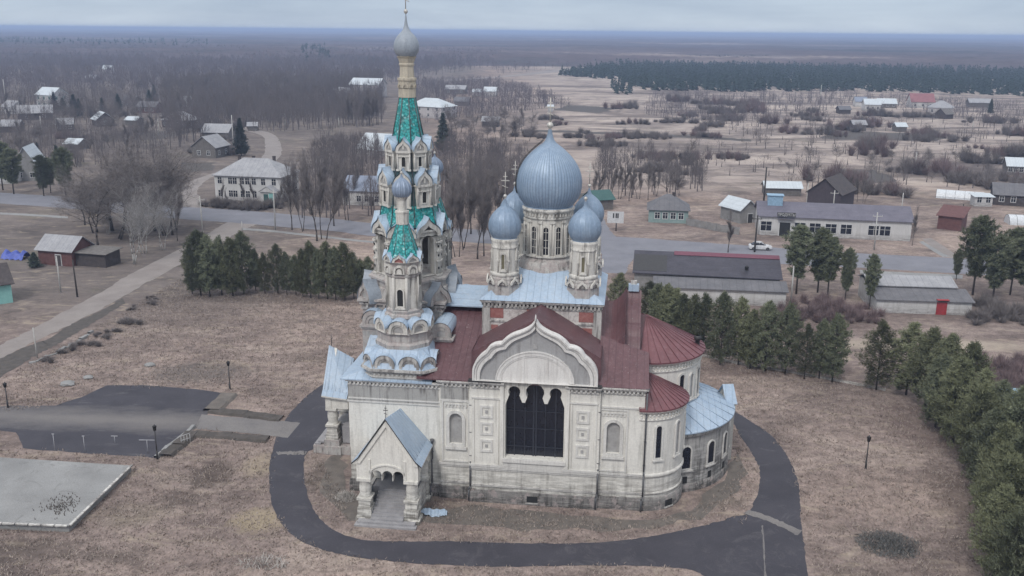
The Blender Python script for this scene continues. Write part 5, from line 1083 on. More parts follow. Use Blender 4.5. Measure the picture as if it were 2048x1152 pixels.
def house(name, label, cat, u, v, wpx, wall, rise, dm, rot=-8, wm='white', rm='slate', roof='gable', ridge='x', win=None, group=None, oh=.45, chim=None, door=None, rows=1, wsize=(1.0,1.3), trim=None, side=0):
    p = G(u, v); w = wpx*mpp(p); o = empty(name, p, R(rot)); tag(o, label, cat, group); h = w/2; HOUSES.append((p.x, p.y+dm/2, max(w,dm)*.62+1))
    q = MB(); q.box(-h, 0, -.3, h, dm, wall, 0)
    if roof == 'gable':
        if ridge == 'x':
            for x in (-h, h): q.face([(x,0,wall),(x,dm,wall),(x,dm/2,wall+rise)], 0)
        else:
            for y in (0, dm): q.face([(-h,y,wall),(h,y,wall),(0,y,wall+rise)], 0)
    if roof == 'shed':
        q.face([(-h,dm,wall),(h,dm,wall),(h,dm,wall+rise),(-h,dm,wall+rise)]); [q.face([(x,0,wall),(x,dm,wall),(x,dm,wall+rise)]) for x in (-h,h)]
    q.build('wall', wm, o)
    r = MB(); X0,X1,Y0,Y1 = -h-oh,h+oh,-oh,dm+oh; zb = wall-oh*rise/max(.1,(dm/2 if ridge=='x' else h)) if roof != 'shed' else wall-oh*rise/dm; zt = wall+rise+.06; zb += .06
    def slab(pts, th=.1):
        r.face(pts); r.face([(x,y,z-th) for x,y,z in pts][::-1])
        for a, b2 in zip(pts, pts[1:]+pts[:1]): r.face([a,b2,(b2[0],b2[1],b2[2]-th),(a[0],a[1],a[2]-th)])
    if roof == 'gable' and ridge == 'x': slab([(X0,Y0,zb),(X1,Y0,zb),(X1,dm/2,zt),(X0,dm/2,zt)]); slab([(X0,Y1,zb),(X0,dm/2,zt),(X1,dm/2,zt),(X1,Y1,zb)])
    elif roof == 'gable': slab([(X0,Y0,zb),(0,Y0,zt),(0,Y1,zt),(X0,Y1,zb)]); slab([(X1,Y0,zb),(X1,Y1,zb),(0,Y1,zt),(0,Y0,zt)])
    elif roof == 'shed': slab([(X0,Y0,zb),(X1,Y0,zb),(X1,Y1,zt+oh*rise/dm),(X0,Y1,zt+oh*rise/dm)])
    else:
        k = min(h, dm/2)*.95; slab([(X0,Y0,zb),(X1,Y0,zb),(h-k,dm/2,zt),(-h+k,dm/2,zt)]); slab([(X1,Y0,zb),(X1,Y1,zb),(h-k,dm/2,zt)]); slab([(X1,Y1,zb),(X0,Y1,zb),(-h+k,dm/2,zt),(h-k,dm/2,zt)]); slab([(X0,Y1,zb),(X0,Y0,zb),(-h+k,dm/2,zt)])
    ro = r.build('roof', rm, o)
    if chim:
        for cx, cy in chim:
            c = MB(); c.box(cx-.3,cy-.3,wall+rise*.3,cx+.3,cy+.3,wall+rise+.35); c.box(cx-.36,cy-.36,wall+rise+.351,cx+.36,cy+.36,wall+rise+.45); c.build('chimney', 'darkwood', ro)
    def window(T, x, z):
        a, b2 = wsize; s = MB(); s.panel(rect(x-a/2-.12,z-.12,x+a/2+.12,z+b2+.12), [rect(x-a/2,z,x+a/2,z+b2)], T, -.06, .02, 0); s.panel(rect(x-a/2+.001,z+.001,x+a/2-.001,z+b2-.001), [], T, -.015, .02, 1, edges=False)
        s.box(x-.04,-.05,z,x+.04,-.016,z+b2,0,T); s.box(x-a/2,-.05,z+b2*.6,x+a/2,-.016,z+b2*.6+.07,0,T); s.build('window', ['frame' if trim is None else trim,'glass'], o)
    if win:
        for rw in range(rows):
            z = (.95 if rows == 1 else .9)+rw*(wall/rows)
            xs = win if isinstance(win, (list,tuple)) else [-.5+(i+.5)/win for i in range(win)]
            for x in xs: window(lambda u,d,zz: (u,d,zz), x*w, z)
            for i in range(side):
                sx = 1 if u < 1024 else -1; window((lambda sx: (lambda u,d,zz: (sx*(h-d),u,zz)))(sx), dm*(i+.5)/side, z)
    if door is not None:
        x, a, b2, mt = door; s = MB(); s.box(x*w-a/2-.12,-.07,-.05,x*w+a/2+.12,.02,b2+.15,0); s.box(x*w-a/2,-.10,0,x*w+a/2,-.071,b2,1); s.build('door', ['frame',mt] if mt != 'redpaint' else ['redpaint','redpaint'], o)
    return o, w
hs = house
# nearest ones
o, w = hs('shop','long single-storey white shop with a mauve grey roof and a sign over its dark doorway','building',1666,476,292,4.1,2.1,10,-10,'white','purple','gable','x',win=[-.45,-.225,-.125,-.02,.08,.26,.33],door=None,wsize=(2.1,1.9))
s = MB(); s.box(-.325*w-1.25,-.12,-.05,-.325*w+1.25,.02,3.05,0); s.box(-.325*w-1.05,-.16,0,-.325*w+1.05,-.121,2.8,1); s.build('door', ['frame','dark'], o)
s = MB(); s.box(-.32*w-1.9,-.75,4.15,-.32*w+1.75,-.55,4.95,0); sg = s.build('sign', 'iron', o)
s = MB(); s.box(-.32*w-1.7,-.9,3.6,-.32*w+1.6,0,3.72); s.build('canopy', 'purple', o)
fc = bpy.data.curves.new('lettering','FONT'); fc.body = 'ПРОДУКТЫ'; fc.size = .78; fc.extrude = .02; fc.align_x = 'CENTER'; fo = bpy.data.objects.new('lettering_curve', fc); COL.objects.link(fo)
bpy.context.view_layer.update(); me = bpy.data.meshes.new_from_object(fo.evaluated_get(bpy.context.evaluated_depsgraph_get())); bpy.data.objects.remove(fo); me.materials.clear(); me.materials.append(MT['frame'])
lo = bpy.data.objects.new('lettering', me); COL.objects.link(lo); lo.parent = sg; lo.location = (-.32*w-.07,-.78,4.27); lo.rotation_euler = (PI/2,0,0); xs = [c.co.x for c in me.vertices]; lo.scale = ((3.4/(max(xs)-min(xs))) if xs else 1, 1, 1)
s = MB(); s.path([(-w/2+.1,-.2,3.9),(-w/2+.1,-.2,.2)], .08, 6); s.build('downpipe', 'frame', o)
s = MB(); s.box(-.39*w-1.5,3.4,4.9,-.39*w+1.5,5.6,7.6,0); s.box(-.39*w-1.7,3.2,7.601,-.39*w+1.7,5.8,7.75,0); s.build('roof_hut', 'bluepanel', o)
# long dark shed with a white lean-to
p = G(1412, 606); o = empty('long_shed', p, R(-9)); tag(o, 'long dark mauve-roofed shed with a dull red ridge and a pale lean-to wall', 'shed'); HOUSES.append((p.x,p.y+6,16))
wq = 22.4; h = wq/2
q = MB(); q.box(-h,4.2,-.3,h,15.5,3.3); q.build('wall','ash2',o)
q = MB(); q.box(-h+3.3,.0,-.3,h+.6,4.19,2.2); q.build('lean_to','white',o)
def slabm(q, pts, th=.12, mi=0):
    q.face(pts,mi); q.face([(x,y,z-th) for x,y,z in pts][::-1],mi)
    for a, b2 in zip(pts, pts[1:]+pts[:1]): q.face([a,b2,(b2[0],b2[1],b2[2]-th),(a[0],a[1],a[2]-th)],mi)
q = MB(); slabm(q,[(-h-.3,3.7,3.35),(h+.4,3.7,3.35),(h+.4,10.6,5.45),(-h-.3,10.6,5.45)]); slabm(q,[(-h-.3,10.62,5.44),(h+.4,10.62,5.44),(h+.4,16,3.35),(-h-.3,16,3.35)],mi=0); slabm(q,[(-h*.45,9.5,5.22),(h+.4,9.5,5.22),(h+.4,10.7,5.56),(-h*.45,10.7,5.56)],.06,1)
slabm(q,[(-h-.2,4.4,3.60),(-h*.55,4.4,3.60),(-h*.55,9.3,5.10),(-h-.2,9.3,5.10)],.05,2); MT['shedroof'] = sheet_metal('near_black_mauve_roof', (.036,.034,.046), (.062,.058,.076), (.10,.092,.10), 1, 1.2, .7, .5); q.build('roof',['shedroof','redridge','iron'],o)
q = MB(); slabm(q,[(-h+3,-.4,2.25),(h+.9,-.4,2.45),(h+.9,3.66,3.1),(-h+3,3.66,3.0)]); q.build('lean_to_roof','darkslate',o)
q = MB(); q.lathe([(.3,4.2),(.3,4.7),(.4,4.72),(.1,4.95)],10,h*.55,5.2); q.build('roof_vent','iron',o)
# white shed with the red door
p = G(1846, 628); o = empty('white_shed', p, R(-5)); tag(o, 'long low white shed with a bright red door and two grey slate roofs', 'shed'); wq = 184*mpp(p); h = wq/2; HOUSES.append((p.x,p.y+5,10))
q = MB(); q.box(-h,0,-.3,h,4,2.15); q.box(-h-.2,4.01,-.3,h-1.2,9.5,3.3); q.build('wall','white',o)
q = MB(); slabm(q,[(-h-.2,-.35,2.1),(h+.3,-.35,2.1),(h+.3,4.0,3.0),(-h-.2,4.0,3.0)],mi=0); slabm(q,[(-h-.4,3.7,3.25),(h-.9,3.7,3.25),(h-.9,7,4.2),(-h-.4,7,4.2)],mi=1); slabm(q,[(-h-.4,7.02,4.19),(h-.9,7.02,4.19),(h-.9,10,3.2),(-h-.4,10,3.2)],mi=1); q.build('roof',['darkslate','slate'],o)
q = MB(); x = .185*wq; q.box(x-.75,-.09,-.05,x+.75,.03,2.12,0); q.box(x-.55,-.13,0,x+.55,-.091,2.0,0); q.box(x-.85,-.6,2.28,x+.85,.1,2.36,0); q.build('door','redpaint',o)
# big white two-storey house
o, w = hs('white_house','big white two-storey house with a grey hipped roof and a small green-doored porch','house',497,402,140,6.2,3.4,11,-10,'white','slate','hip','x',win=[-.42,-.26,-.19,-.08,0,.1,.24,.40],rows=2,side=3,chim=[(-.05*17,6),(4,7),(-5,7)],wsize=(1.0,1.5),trim='white')
q = MB(); q.box(.26*w,-2.6,0,.26*w+3.4,0,2.8,0); q.face([(.26*w-.3,-2.9,2.8),(.26*w+3.7,-2.9,2.8),(.26*w+1.7,-2.9,4.0)],0)
pr = q.build('porch','white',o); q = MB(); slabm(q,[(.26*w-.4,-3,2.85),(.26*w+1.7,-3,4.2),(.26*w+1.7,.3,4.2),(.26*w-.4,.3,2.85)],.08); slabm(q,[(.26*w+3.8,-3,2.85),(.26*w+1.7,-3,4.2),(.26*w+1.7,.3,4.2),(.26*w+3.8,.3,2.85)],.08); q.build('porch_roof','slate',pr)
q = MB(); q.box(.26*w+.8,-2.66,0,.26*w+1.9,-2.601,2.3); q.build('door','greenroof',pr); q = MB(); q.box(.26*w+2.1,-2.65,.1,.26*w+3.3,-2.603,2.5); q.build('green_panel','turq',pr)
hs('blue_roofed_house','pale low house with a blue grey roof left of the bell tower','house',726,411,82,3.6,2.6,11,-8,'white','blueroof','gable','x',win=[-.1,.1,.35],door=(.22,1.2,2.2,'iron'))
hs('pale_roofed_barn','low barn with a broad pale metal roof left of the tall green spire','barn',765,312,120,2.0,4.4,16,-20,'white','palemetal','gable','x')
hs('pale_house','two-storey pale house just right of the tall green spire','house',848,236,84,5.5,3.4,13,-30,'pinkwhite','palemetal','hip','x',win=4,rows=2,side=3)
hs('far_school','far pale building with a low hipped roof behind bare trees','building',675,202,60,4.5,3.0,14,-15,'pinkwhite','slate','hip','x',win=4); hs('far_hall','far pale two-storey building behind the straight row of bare trees','building',728,196,62,8,3.5,14,-15,'pinkwhite','palemetal','gable','x',win=5,rows=2)
hs('teal_house','small pale teal wooden house with white-framed windows and a grey roof','house',1336,446,78,3.1,2.6,8,-8,'teal','darkslate','hip','x',win=[-.28,-.08,.12,.32],chim=[(1,4)])
hs('green_roofed_shed','shed with a bright green roof by the side street','shed',1208,420,40,2.6,1.6,6,20,'wood','greenroof','gable','x')
hs('grey_outbuilding','small pale grey outbuilding with a broken gable at the left end of the shop','outbuilding',1496,446,40,3.2,1.8,7,25,'ash2','palemetal','gable','y',door=(.1,1.2,2.0,'iron'))
hs('dark_barn','dark mauve barn behind the shop roof','barn',1645,424,66,4.6,3.2,11,-35,'barn','darkwood','gable','y'); hs('long_pale_roof_shed','low shed with a long white roof beyond the shop','shed',1566,392,70,2.2,1.2,5,-4,'wood','palemetal','gable','x')
hs('red_shed','dark red boarded shed on the open ground right of the shop','shed',1897,460,44,3.0,1.2,6,-35,'redwood','redwood','shed','x')
hs('dark_house','dark low house at the far right with a grey roof','house',2025,412,70,2.8,2.2,8,-20,'darkwood','darkslate','gable','x',win=[-.3,0]); hs('small_dark_shed','small dark brown shed on the field right of the thicket','shed',1377,331,22,2.6,1.2,3.5,10,'darkwood','darkwood','gable','x')
# left village
hs('grey_gabled_house','grey wooden house with its gable to the road behind the clump of bare trees','house',408,316,52,3.6,3.2,9,-12,'wood','slate','gable','y',win=[-.2,.2],side=2); hs('slate_roof_barn','grey barn with a large slate roof behind the grey gabled house','barn',430,278,54,2.6,2.6,9,-5,'wood','slate','gable','x')
hs('hipped_cottage','grey cottage with a hipped roof and white-framed windows in the left village','house',350,256,58,3.4,3.0,9,-15,'darkwood','slate','hip','x',win=4,side=2); hs('white_cottage','small white cottage with a mint green roof','house',361,214,30,3.2,2.2,7,-20,'white','palemetal','gable','x',win=2)
hs('pale_gabled_house','small house with a pale roof and a dark gable','house',212,253,34,3.0,2.8,9,35,'darkwood','palemetal','gable','y',win=1); hs('tall_pale_house','tall pale two-storey house with a white roof and turquoise trim','house',90,215,46,6.5,3.4,10,-25,'white','palemetal','gable','x',win=3,rows=2,side=2,trim='turq')
hs('dark_log_house','low dark log house with a broad grey roof at the left edge','house',72,240,62,3.2,3.0,10,25,'darkwood','slate','gable','x',win=2); hs('brown_cottage','brown cottage with a low roof among dark shrubs','house',292,226,40,3.0,2.2,8,-8,'redwood','darkslate','gable','x',win=3)
hs('steep_gabled_house','grey house with a steep gable facing the road at far left','house',54,362,56,3.0,6.0,10,12,'ash2','palemetal','gable','y',win=[-.2,.2]); hs('pale_annexe','pale low annexe at the left edge by the road','house',4,368,40,2.8,1.6,6,0,'white','darkslate','gable','x',win=2)
hs('far_cottage','far cottage with a pale roof alone in the woods','house',569,192,22,3.4,3.4,8,40,'darkwood','palemetal','gable','y'); hs('grey_shed','small shed with a white roof above the clump of bare trees','shed',143,300,30,2.2,1.4,6,-10,'wood','palemetal','gable','x')
o, w = hs('plank_shed','weathered shed with a slate roof left of the dirt road','shed',112,531,78,2.9,1.9,5.5,-14,'redwood','slate','gable','x',door=(.1,1.0,1.9,'darkwood'))
hs('board_lean_to','dark boarded lean-to with a flat roof beside the weathered shed','shed',176,533,84,2.4,.25,4,-14,'darkwood','wood','shed','x'); hs('turquoise_house','corner of a house with a bright turquoise wall at the left edge','house',-22,612,88,3.2,2.2,7,38,'turq','darkwood','gable','x',trim='frame')
p = G(22,520); q = MB()
for i in range(12):
    for j in range(6):
        f = lambda a,b2: (a*.36-2.1, b2*.42, .1+1.5*math.sin(PI*min(1,max(0,b2/6)))*(.75+.25*math.sin(a*1.3))+.12*math.sin(a*2.1+b2*1.7)); q.face([f(i,j),f(i+1,j),f(i+1,j+1),f(i,j+1)])
tag(q.build('tarpaulin','tarp',None,p,R(-10)), 'bright blue tarpaulin draped over a pile at the left edge', 'tarpaulin')
# far right and middle
for nm, lab, u, v, wpx, wall, rise, dm, rot, wm, rm, rf in (('far_white_house','far white house with a pale roof in the right hamlet',1745,222,30,3.6,2.6,9,-8,'white','palemetal','gable'),('far_blue_house','far house with a blue roof beside the white house',1722,214,22,3.2,2.2,8,-8,'white','blueroof','gable'),('far_long_roof_house','far low house with a long pale blue roof',1775,216,34,2.6,2.4,9,-8,'wood','palemetal','gable'),('red_roofed_house','far house with a red roof and white walls',1845,216,44,3.6,4.2,11,-8,'white','redroof','gable'),('pink_house','far pinkish house with a pale mauve roof',1880,228,46,3.4,3.2,11,-25,'pinkwhite','slate','hip'),('far_ruin','small dark gabled shed at the end of the right hamlet',1898,238,24,2.6,2.4,6,30,'darkwood','wood','gable'),('field_hut','lone pale hut in the far right field',1719,262,26,2.8,1.6,6,0,'wood','slate','gable'),('far_red_roof_hut','little hut with a reddish pale roof in the far right field',1803,264,20,2.4,1.4,5,0,'wood','palemetal','gable'),
    ('far_pale_barn','far white-roofed barn beyond the main dome on the left',979,194,24,3.6,2.4,9,-8,'white','palemetal','gable'),('far_low_shed','far low white-roofed shed next to the far barn',953,192,16,2.6,1.6,7,-8,'white','palemetal','gable'),('field_shed','grey roofed shed alone in the middle field',980,254,32,2.6,1.6,7,-5,'darkwood','slate','gable'),('far_grey_barn','far grey barn right of the pale house',922,212,28,2.6,2.0,8,-8,'wood','darkslate','gable'),('far_grey_house','far long grey house behind the spire neck',910,188,40,3.2,2.2,9,-8,'wood','slate','gable'),('far_white_hut','tiny white hut by the main dome cross',1101,224,10,2.4,1.2,4,0,'white','palemetal','gable'),('garden_shed_house','small dark house half hidden by trees above the steep gabled house',130,262,30,2.8,2.0,7,20,'darkwood','slate','gable'),('garden_shed','low garden shed with a pale roof left of the hipped cottage',262,250,26,2.2,1.2,5,-15,'wood','palemetal','gable'),('log_shed','brown log shed behind the small white cottage',395,222,24,2.6,1.6,6,15,'redwood','darkslate','gable'),('back_house','grey house with a dark roof behind the brown cottage',255,212,28,3.0,2.2,7,-20,'wood','darkslate','gable'),('old_barn','old barn with a sagging slate roof at the left edge of the village',20,265,34,2.6,2.0,7,10,'darkwood','slate','gable'),('edge_house','pale house with a grey roof at far left among trees',14,228,30,3.4,2.6,8,-25,'white','slate','gable'),('lane_shed','small shed beside the lane above the white house',505,262,18,2.2,1.2,4,10,'wood','slate','gable'),('hamlet_barn','long grey barn at the right edge of the far hamlet',1960,215,40,2.8,2.0,8,-10,'wood','slate','gable'),('hamlet_shed','dark shed left of the far white house',1690,228,22,2.4,1.6,6,0,'darkwood','darkslate','gable'),('east_house','small house with a pale roof at the right edge above the greenhouse',2030,350,30,2.8,2.0,7,-15,'wood','palemetal','gable'),('left_far_house','far pale house in the upper left woods',213,147,16,4,3,9,0,'white','palemetal','gable'),('left_far_barn','far low pale barn in the upper left clearing',180,164,20,3,2,9,0,'wood','palemetal','gable'),('left_far_shed','far long shed beyond the upper left clearing',250,126,30,3,2,9,0,'wood','slate','gable')):
    hs(nm, lab, 'house' if 'house' in nm else 'shed', u, v, wpx, wall, rise, dm, rot, wm, rm, rf, 'x', win=(3 if 'house' in nm and wpx > 25 else None))
for u, v, wpx, L, rot, lab in ((1919,397,48,11,-25,'pale rounded greenhouse tunnel behind the dark pines'),(2052,448,30,8,-10,'pale greenhouse tunnel at the right edge')):
    p = G(u,v); r0 = 2.0; q = MB()
    for i in range(12):
        a, b2 = PI*i/12, PI*(i+1)/12; q.face([(-L/2,r0*math.cos(a),r0*math.sin(a)),(L/2,r0*math.cos(a),r0*math.sin(a)),(L/2,r0*math.cos(b2),r0*math.sin(b2)),(-L/2,r0*math.cos(b2),r0*math.sin(b2))])
    for x in (-L/2, L/2): q.face([(x,r0*math.cos(PI*i/12),r0*math.sin(PI*i/12)) for i in range(13)])
    for k in range(6): q.path([(-L/2+k*L/5,(r0+.02)*math.cos(PI*i/8),(r0+.02)*math.sin(PI*i/8)) for i in range(9)], .04, 4, 1)
    tag(q.build('greenhouse',['greenhouse','pipe'],None,p,R(rot)), lab, 'greenhouse')
hs('white_trailer','white trailer hut on the yellowish grass at right','hut',1966,413,34,2.4,.3,3,-5,'white','palemetal','shed','x',win=2)
o, w = hs('blue_shed','narrow blue shed with a pale panel on top at the right edge','shed',2028,860,40,2.6,.8,2.6,-20,'blueroof','bluepanel','shed','x')
# bus-stop style sign board
p = G(1230,462); o = empty('sign_board', p, R(-6)); tag(o, 'white roadside board with dark marks on a single post by the side street', 'sign'); q = MB(); q.box(-1.7,-.05,1.7,1.7,.05,4.1,0); q.build('board','frame',o); q = MB(); q.tube((.2,.1,-.2),(.2,.1,3.5),.12,.12,8); q.build('post','iron',o)
q = MB(); [q.box(x,-.075,2.75,x+.28,-.051,3.75) for x in (-.55,.0,.36)]; q.build('lettering','iron',o)
# fences
def fence(name, px, h, mat, label, gap=.0, board=.2):
    P = [G(*q) for q in px]; q = MB()
    for a, b2 in zip(P, P[1:]):
        n = max(1,int((b2-a).length/(board*1.15))); d = (b2-a)/n; t = Vector((-d.y,d.x,0)).normalized()*.02
        for i in range(n):
            s0 = a+d*i; e0 = a+d*(i+.87); hh = h*random.uniform(.92,1.05); z = Vector((0,0,hh)); q.face([s0,e0,e0+z,s0+z]); q.face([s0+t,e0+t,e0+t+z,s0+t+z]); q.face([s0+z,e0+z,e0+t+z,s0+t+z])
        nn = max(1,int((b2-a).length/2.5))
        for i in range(nn+1): c = a.lerp(b2,i/nn); q.tube(c,c+Vector((0,0,h*1.08)),.06,.06,5)
    return tag(q.build(name,mat), label, 'fence')
fence('wooden_fence',[(1372,450),(1432,462),(1478,470)],1.6,'ash2','grey blue board fence right of the teal house'); fence('picket_fence',[(598,200),(650,198)],1.5,'frame','pale far fence before the school'); fence('low_wall',[(1400,712),(1470,728),(1570,744),(1700,768),(1770,782)],.35,'trim','low pale kerb wall running between the pines on the far side')
for pts, lab in (([(60,728),(110,708),(165,680),(185,664)],'broken pale stone edging beside the dirt road'),):
    q = MB(); P = ragged([G(*a) for a in pts], .25, .7)
    for a, b2 in zip(P, P[1:]):
        n = Vector((b2.y-a.y, a.x-b2.x, 0)).normalized()*random.uniform(.12,.28); h0 = Vector((0,0,random.uniform(.06,.3)))
        q.face([a+n+h0,b2+n+h0,b2-n+h0,a-n+h0]); [q.face([a+n*k+h0,b2+n*k+h0,b2+n*k*1.2,a+n*k*1.2]) for k in (1,-1)]
    tag(q.build('stone_edging','concrete'), lab, 'edging')
for i, (u, v, sc, lab) in enumerate(((135,770,.6,'pale boulder above the forecourt, largest of three'),(176,757,.4,'flat pale stone between the boulder and the forecourt'),(300,732,.45,'pale stone slab on the grass beyond the forecourt'))):
    bm = bmesh.new(); bmesh.ops.create_icosphere(bm, subdivisions=2, radius=sc)
    for vv in bm.verts: vv.co = Vector((vv.co.x*1.5, vv.co.y, vv.co.z*.6))*random.uniform(.85,1.15)
    me = bpy.data.meshes.new('boulder'); bm.to_mesh(me); bm.free(); me.materials.append(MT['concrete']); o = bpy.data.objects.new('boulder', me); COL.objects.link(o); o.location = G(u,v)+Vector((0,0,.15)); tag(o, lab, 'stone')
# poles
def pole(u, v, vt, r, mat, label, arm=False, group='utility poles through the village'):
    p = G(u,v); h = height(p,vt); o = empty('utility_pole', p, R(-8)); tag(o, label, 'pole', group); q = MB(); q.tube((0,0,-.3),(random.gauss(0,.05),random.gauss(0,.05),h), r*1.2, r*.8, 8); q.build('pole', mat, o)
    if arm: q = MB(); q.box(-.9,-.06,h-.8,.9,.06,h-.68); [q.tube((x,0,h-.68),(x,0,h-.45),.04,.04,6) for x in (-.8,0,.8)]; q.build('crossarm', mat, o)
MT['palepole'] = plain('pale_concrete_pole',(.42,.41,.39),.8); MT['darkpole'] = plain('dark_timber_pole',(.05,.045,.042),.9)
for u,v,vt,r,m,lab,arm in ((406,472,392,.13,'palepole','pale pole by the road junction left of the pines',True),(551,460,378,.13,'palepole','pale pole in front of the white house porch',True),(484,462,443,.1,'palepole','short white post by the road junction',False),(571,256,226,.16,'palepole','pale pole at the edge of the woods above the white house',False),(678,256,236,.16,'palepole','pale pole with a strut left of the green spire',False),(468,308,230,.16,'palepole','tall pale pole left of the spruce behind the white house',False),(318,268,238,.16,'palepole','pale pole beside the hipped cottage',False),(84,270,232,.16,'palepole','pale leaning pole in the left village',False),(12,206,158,.2,'palepole','tall pale pole at the far left',False),(1582,604,532,.12,'palepole','pale leaning pole right of the long dark shed',False),(1526,420,334,.2,'darkpole','tall dark pole behind the shop roof',False),(1509,504,430,.15,'darkpole','dark pole beside the white car',True),(1612,420,366,.13,'palepole','pale pole left of the dark barn',False),(1665,430,380,.13,'palepole','white pole right of the dark barn',True),(1748,500,425,.13,'palepole','pale pole in front of the shop windows',True),(1802,432,386,.13,'palepole','pale pole behind the right end of the shop',False),(1829,345,305,.14,'palepole','pale leaning pole in the right field',False),(1640,204,170,.2,'palepole','thin far pole left of the right hamlet',False),(1945,258,242,.15,'palepole','short far post at right',False),(122,585,512,.11,'palepole','pale leaning pole in front of the weathered shed',False),(155,594,520,.12,'darkpole','dark leaning pole in front of the boarded lean-to',False),(75,716,655,.08,'palepole','thin pale post beside the dirt road',False),(1923,440,408,.13,'darkpole','dark pole above the red shed',True)): pole(u,v,vt,r,m,lab,arm)
# white car
p = G(1520,499); o = empty('parked_car', p, R(-6)); tag(o, 'white parked car on the road behind the long dark shed', 'car')
MT['carpaint'] = plain('white_car_paint',(.62,.62,.63),.25)
def loft(sections, mi=0):
    q = MB(); n = len(sections[0])
    for a, b2 in zip(sections, sections[1:]):
        for i in range(n-1): q.face([a[i],a[i+1],b2[i+1],b2[i]],mi,True)
    q.face(sections[0],mi); q.face(sections[-1],mi); return q
def sec(x, z0, z1, hw, tuck=.06): return [(x,-hw,z0),(x,-hw-.02,(z0+z1)/2),(x,-hw+tuck,z1),(x,-hw*.4,z1+.04),(x,hw*.4,z1+.04),(x,hw-tuck,z1),(x,hw+.02,(z0+z1)/2),(x,hw,z0),(x,-hw,z0)]
q = loft([sec(-2.15,.4,.75,.7),sec(-2.0,.25,.95,.82),sec(-1.2,.22,1.0,.86),sec(.7,.22,.98,.86),sec(1.6,.25,.88,.84),sec(2.1,.35,.7,.72)]); bd = q.build('body','carpaint',o)
q = loft([sec(-1.75,.95,1.0,.74,.1),sec(-1.05,.95,1.42,.72,.14),sec(.1,.95,1.45,.72,.14),sec(.95,.93,.99,.74,.1)]); q.build('cabin','glass',o)
q = MB(); q.box(-1.05,-.56,1.455,.12,.56,1.50)
for x in (-1.12,-.3,.16): [q.tube((x+(.0 if x<.1 else .7),sy*.73,.98),(x,sy*.58,1.46),.045,.045,5) for sy in (-1,1)]
q.build('roof','carpaint',o)
for x in (-1.35,1.3):
    for y in (-.8,.8):
        q = MB(); q.tube((x,y-.1,.32),(x,y+.1,.32),.32,.32,16); wh = q.build('wheel','iron',o); q = MB(); q.tube((x,y-.11,.32),(x,y+.11,.32),.19,.19,12); q.build('rim','pipe',wh)
for y in (-.6,.6): q = MB(); q.box(2.0,y-.14,.62,2.13,y+.14,.76); q.build('headlight','frame',o)
# ---------------------------------------------------------------- woods and thickets
for z, (n, px, seed, keys, hr, lab, grp) in enumerate(((62,[(330,268),(400,232),(560,228),(690,232),(690,176),(560,176),(400,176),(330,190)],5,('tall','tall2','tall','round'),(10,16),'grey brown bare tree in the wood above the white house','bare wood above the white house'),(40,[(-40,345),(120,335),(330,330),(300,235),(0,215),(-60,215)],6,('round','round2','tall','thin'),(6,12),'bare tree among the cottages of the left village','bare trees in the left village'),(26,[(890,300),(1050,300),(1080,250),(900,245)],7,('round','tall','round2'),(6,11),'bare tree in the middle field beyond the church','bare trees in the middle field'),(26,[(0,200),(330,195),(330,150),(0,150)],8,('tall','round','tall2'),(8,13),'bare tree in the upper left woods','bare trees in the upper left'),(16,[(1560,350),(1900,372),(2048,360),(2048,320),(1600,320)],9,('round','round2'),(4,7),'low bare tree in the right field','low bare trees in the right field'))):
    for p in scatter(n, px, seed, 5.0, []): plant_tree('bare_tree', BARE[random.choice(keys)], p, random.uniform(*hr), lab, 'tree', grp, random.uniform(.85,1.25))
for n, px, seed, sr, lab, grp in ((70,[(1010,340),(1420,372),(1500,300),(1380,225),(1100,225)],21,(.9,1.8),'bare brown shrub in the pale field right of the main dome','shrubs in the pale field'),(110,[(1400,380),(2080,405),(2080,230),(1400,225)],22,(1.0,2.6),'dark bare shrub in the right-hand fields','shrubs in the right-hand fields'),(40,[(1160,240),(1420,250),(1700,240),(1500,195),(1250,190)],23,(1.2,2.6),'far dark shrub before the conifer plantation','shrubs before the plantation'),(45,[(330,330),(420,330),(560,250),(300,210),(150,230),(0,300)],24,(.9,1.8),'dark bare shrub in the left village gardens','shrubs in the village gardens')):
    cen = scatter(max(4,n//4), px, seed, 8.0, []); pts = [c+Vector((random.gauss(0,4.5),random.gauss(0,2.6),0)) for c in cen for _ in range(random.choice((1,3,4,6)))]
    for p in [p for p in pts if not any((p.x-a)**2+(p.y-b2)**2 < r*r for a,b2,r in HOUSES)][:n]:
        s0 = random.uniform(*sr); one_mesh('bare_shrub', random.choice(SHR), p, (s0*random.uniform(.9,1.5), s0*random.uniform(.9,1.4), s0*random.uniform(.8,1.2)), lab, 'shrub', grp)
for n, px, seed, lab, grp, mt in ((22,[(425,416),(560,420),(555,405),(428,400)],31,'dark shrub at the foot of the white two-storey house','shrubs before the white house',0),(14,[(1570,640),(1740,640),(1740,612),(1600,606)],32,'reddish bare shrub between the two long sheds','shrubs between the sheds',2),(12,[(1925,640),(2048,650),(2048,620),(1935,615)],33,'grey bare shrub right of the white shed','shrubs right of the white shed',0),(14,[(1960,790),(2060,800),(2060,730),(1930,720)],34,'reddish bare shrub above the blue shed','reddish shrubs above the blue shed',2),(14,[(75,720),(190,668),(300,590),(320,596),(210,690),(110,735)],35,'small dry shrub along the stone edging by the dirt road','small shrubs by the dirt road',3)):
    for p in scatter(n, px, seed, 1.0, []):
        s0 = random.uniform(.5,1.1)*(.55 if mt == 3 else 1); one_mesh('bare_shrub', SHR[mt], p, (s0*1.5, s0*1.3, s0), lab, 'shrub', grp)
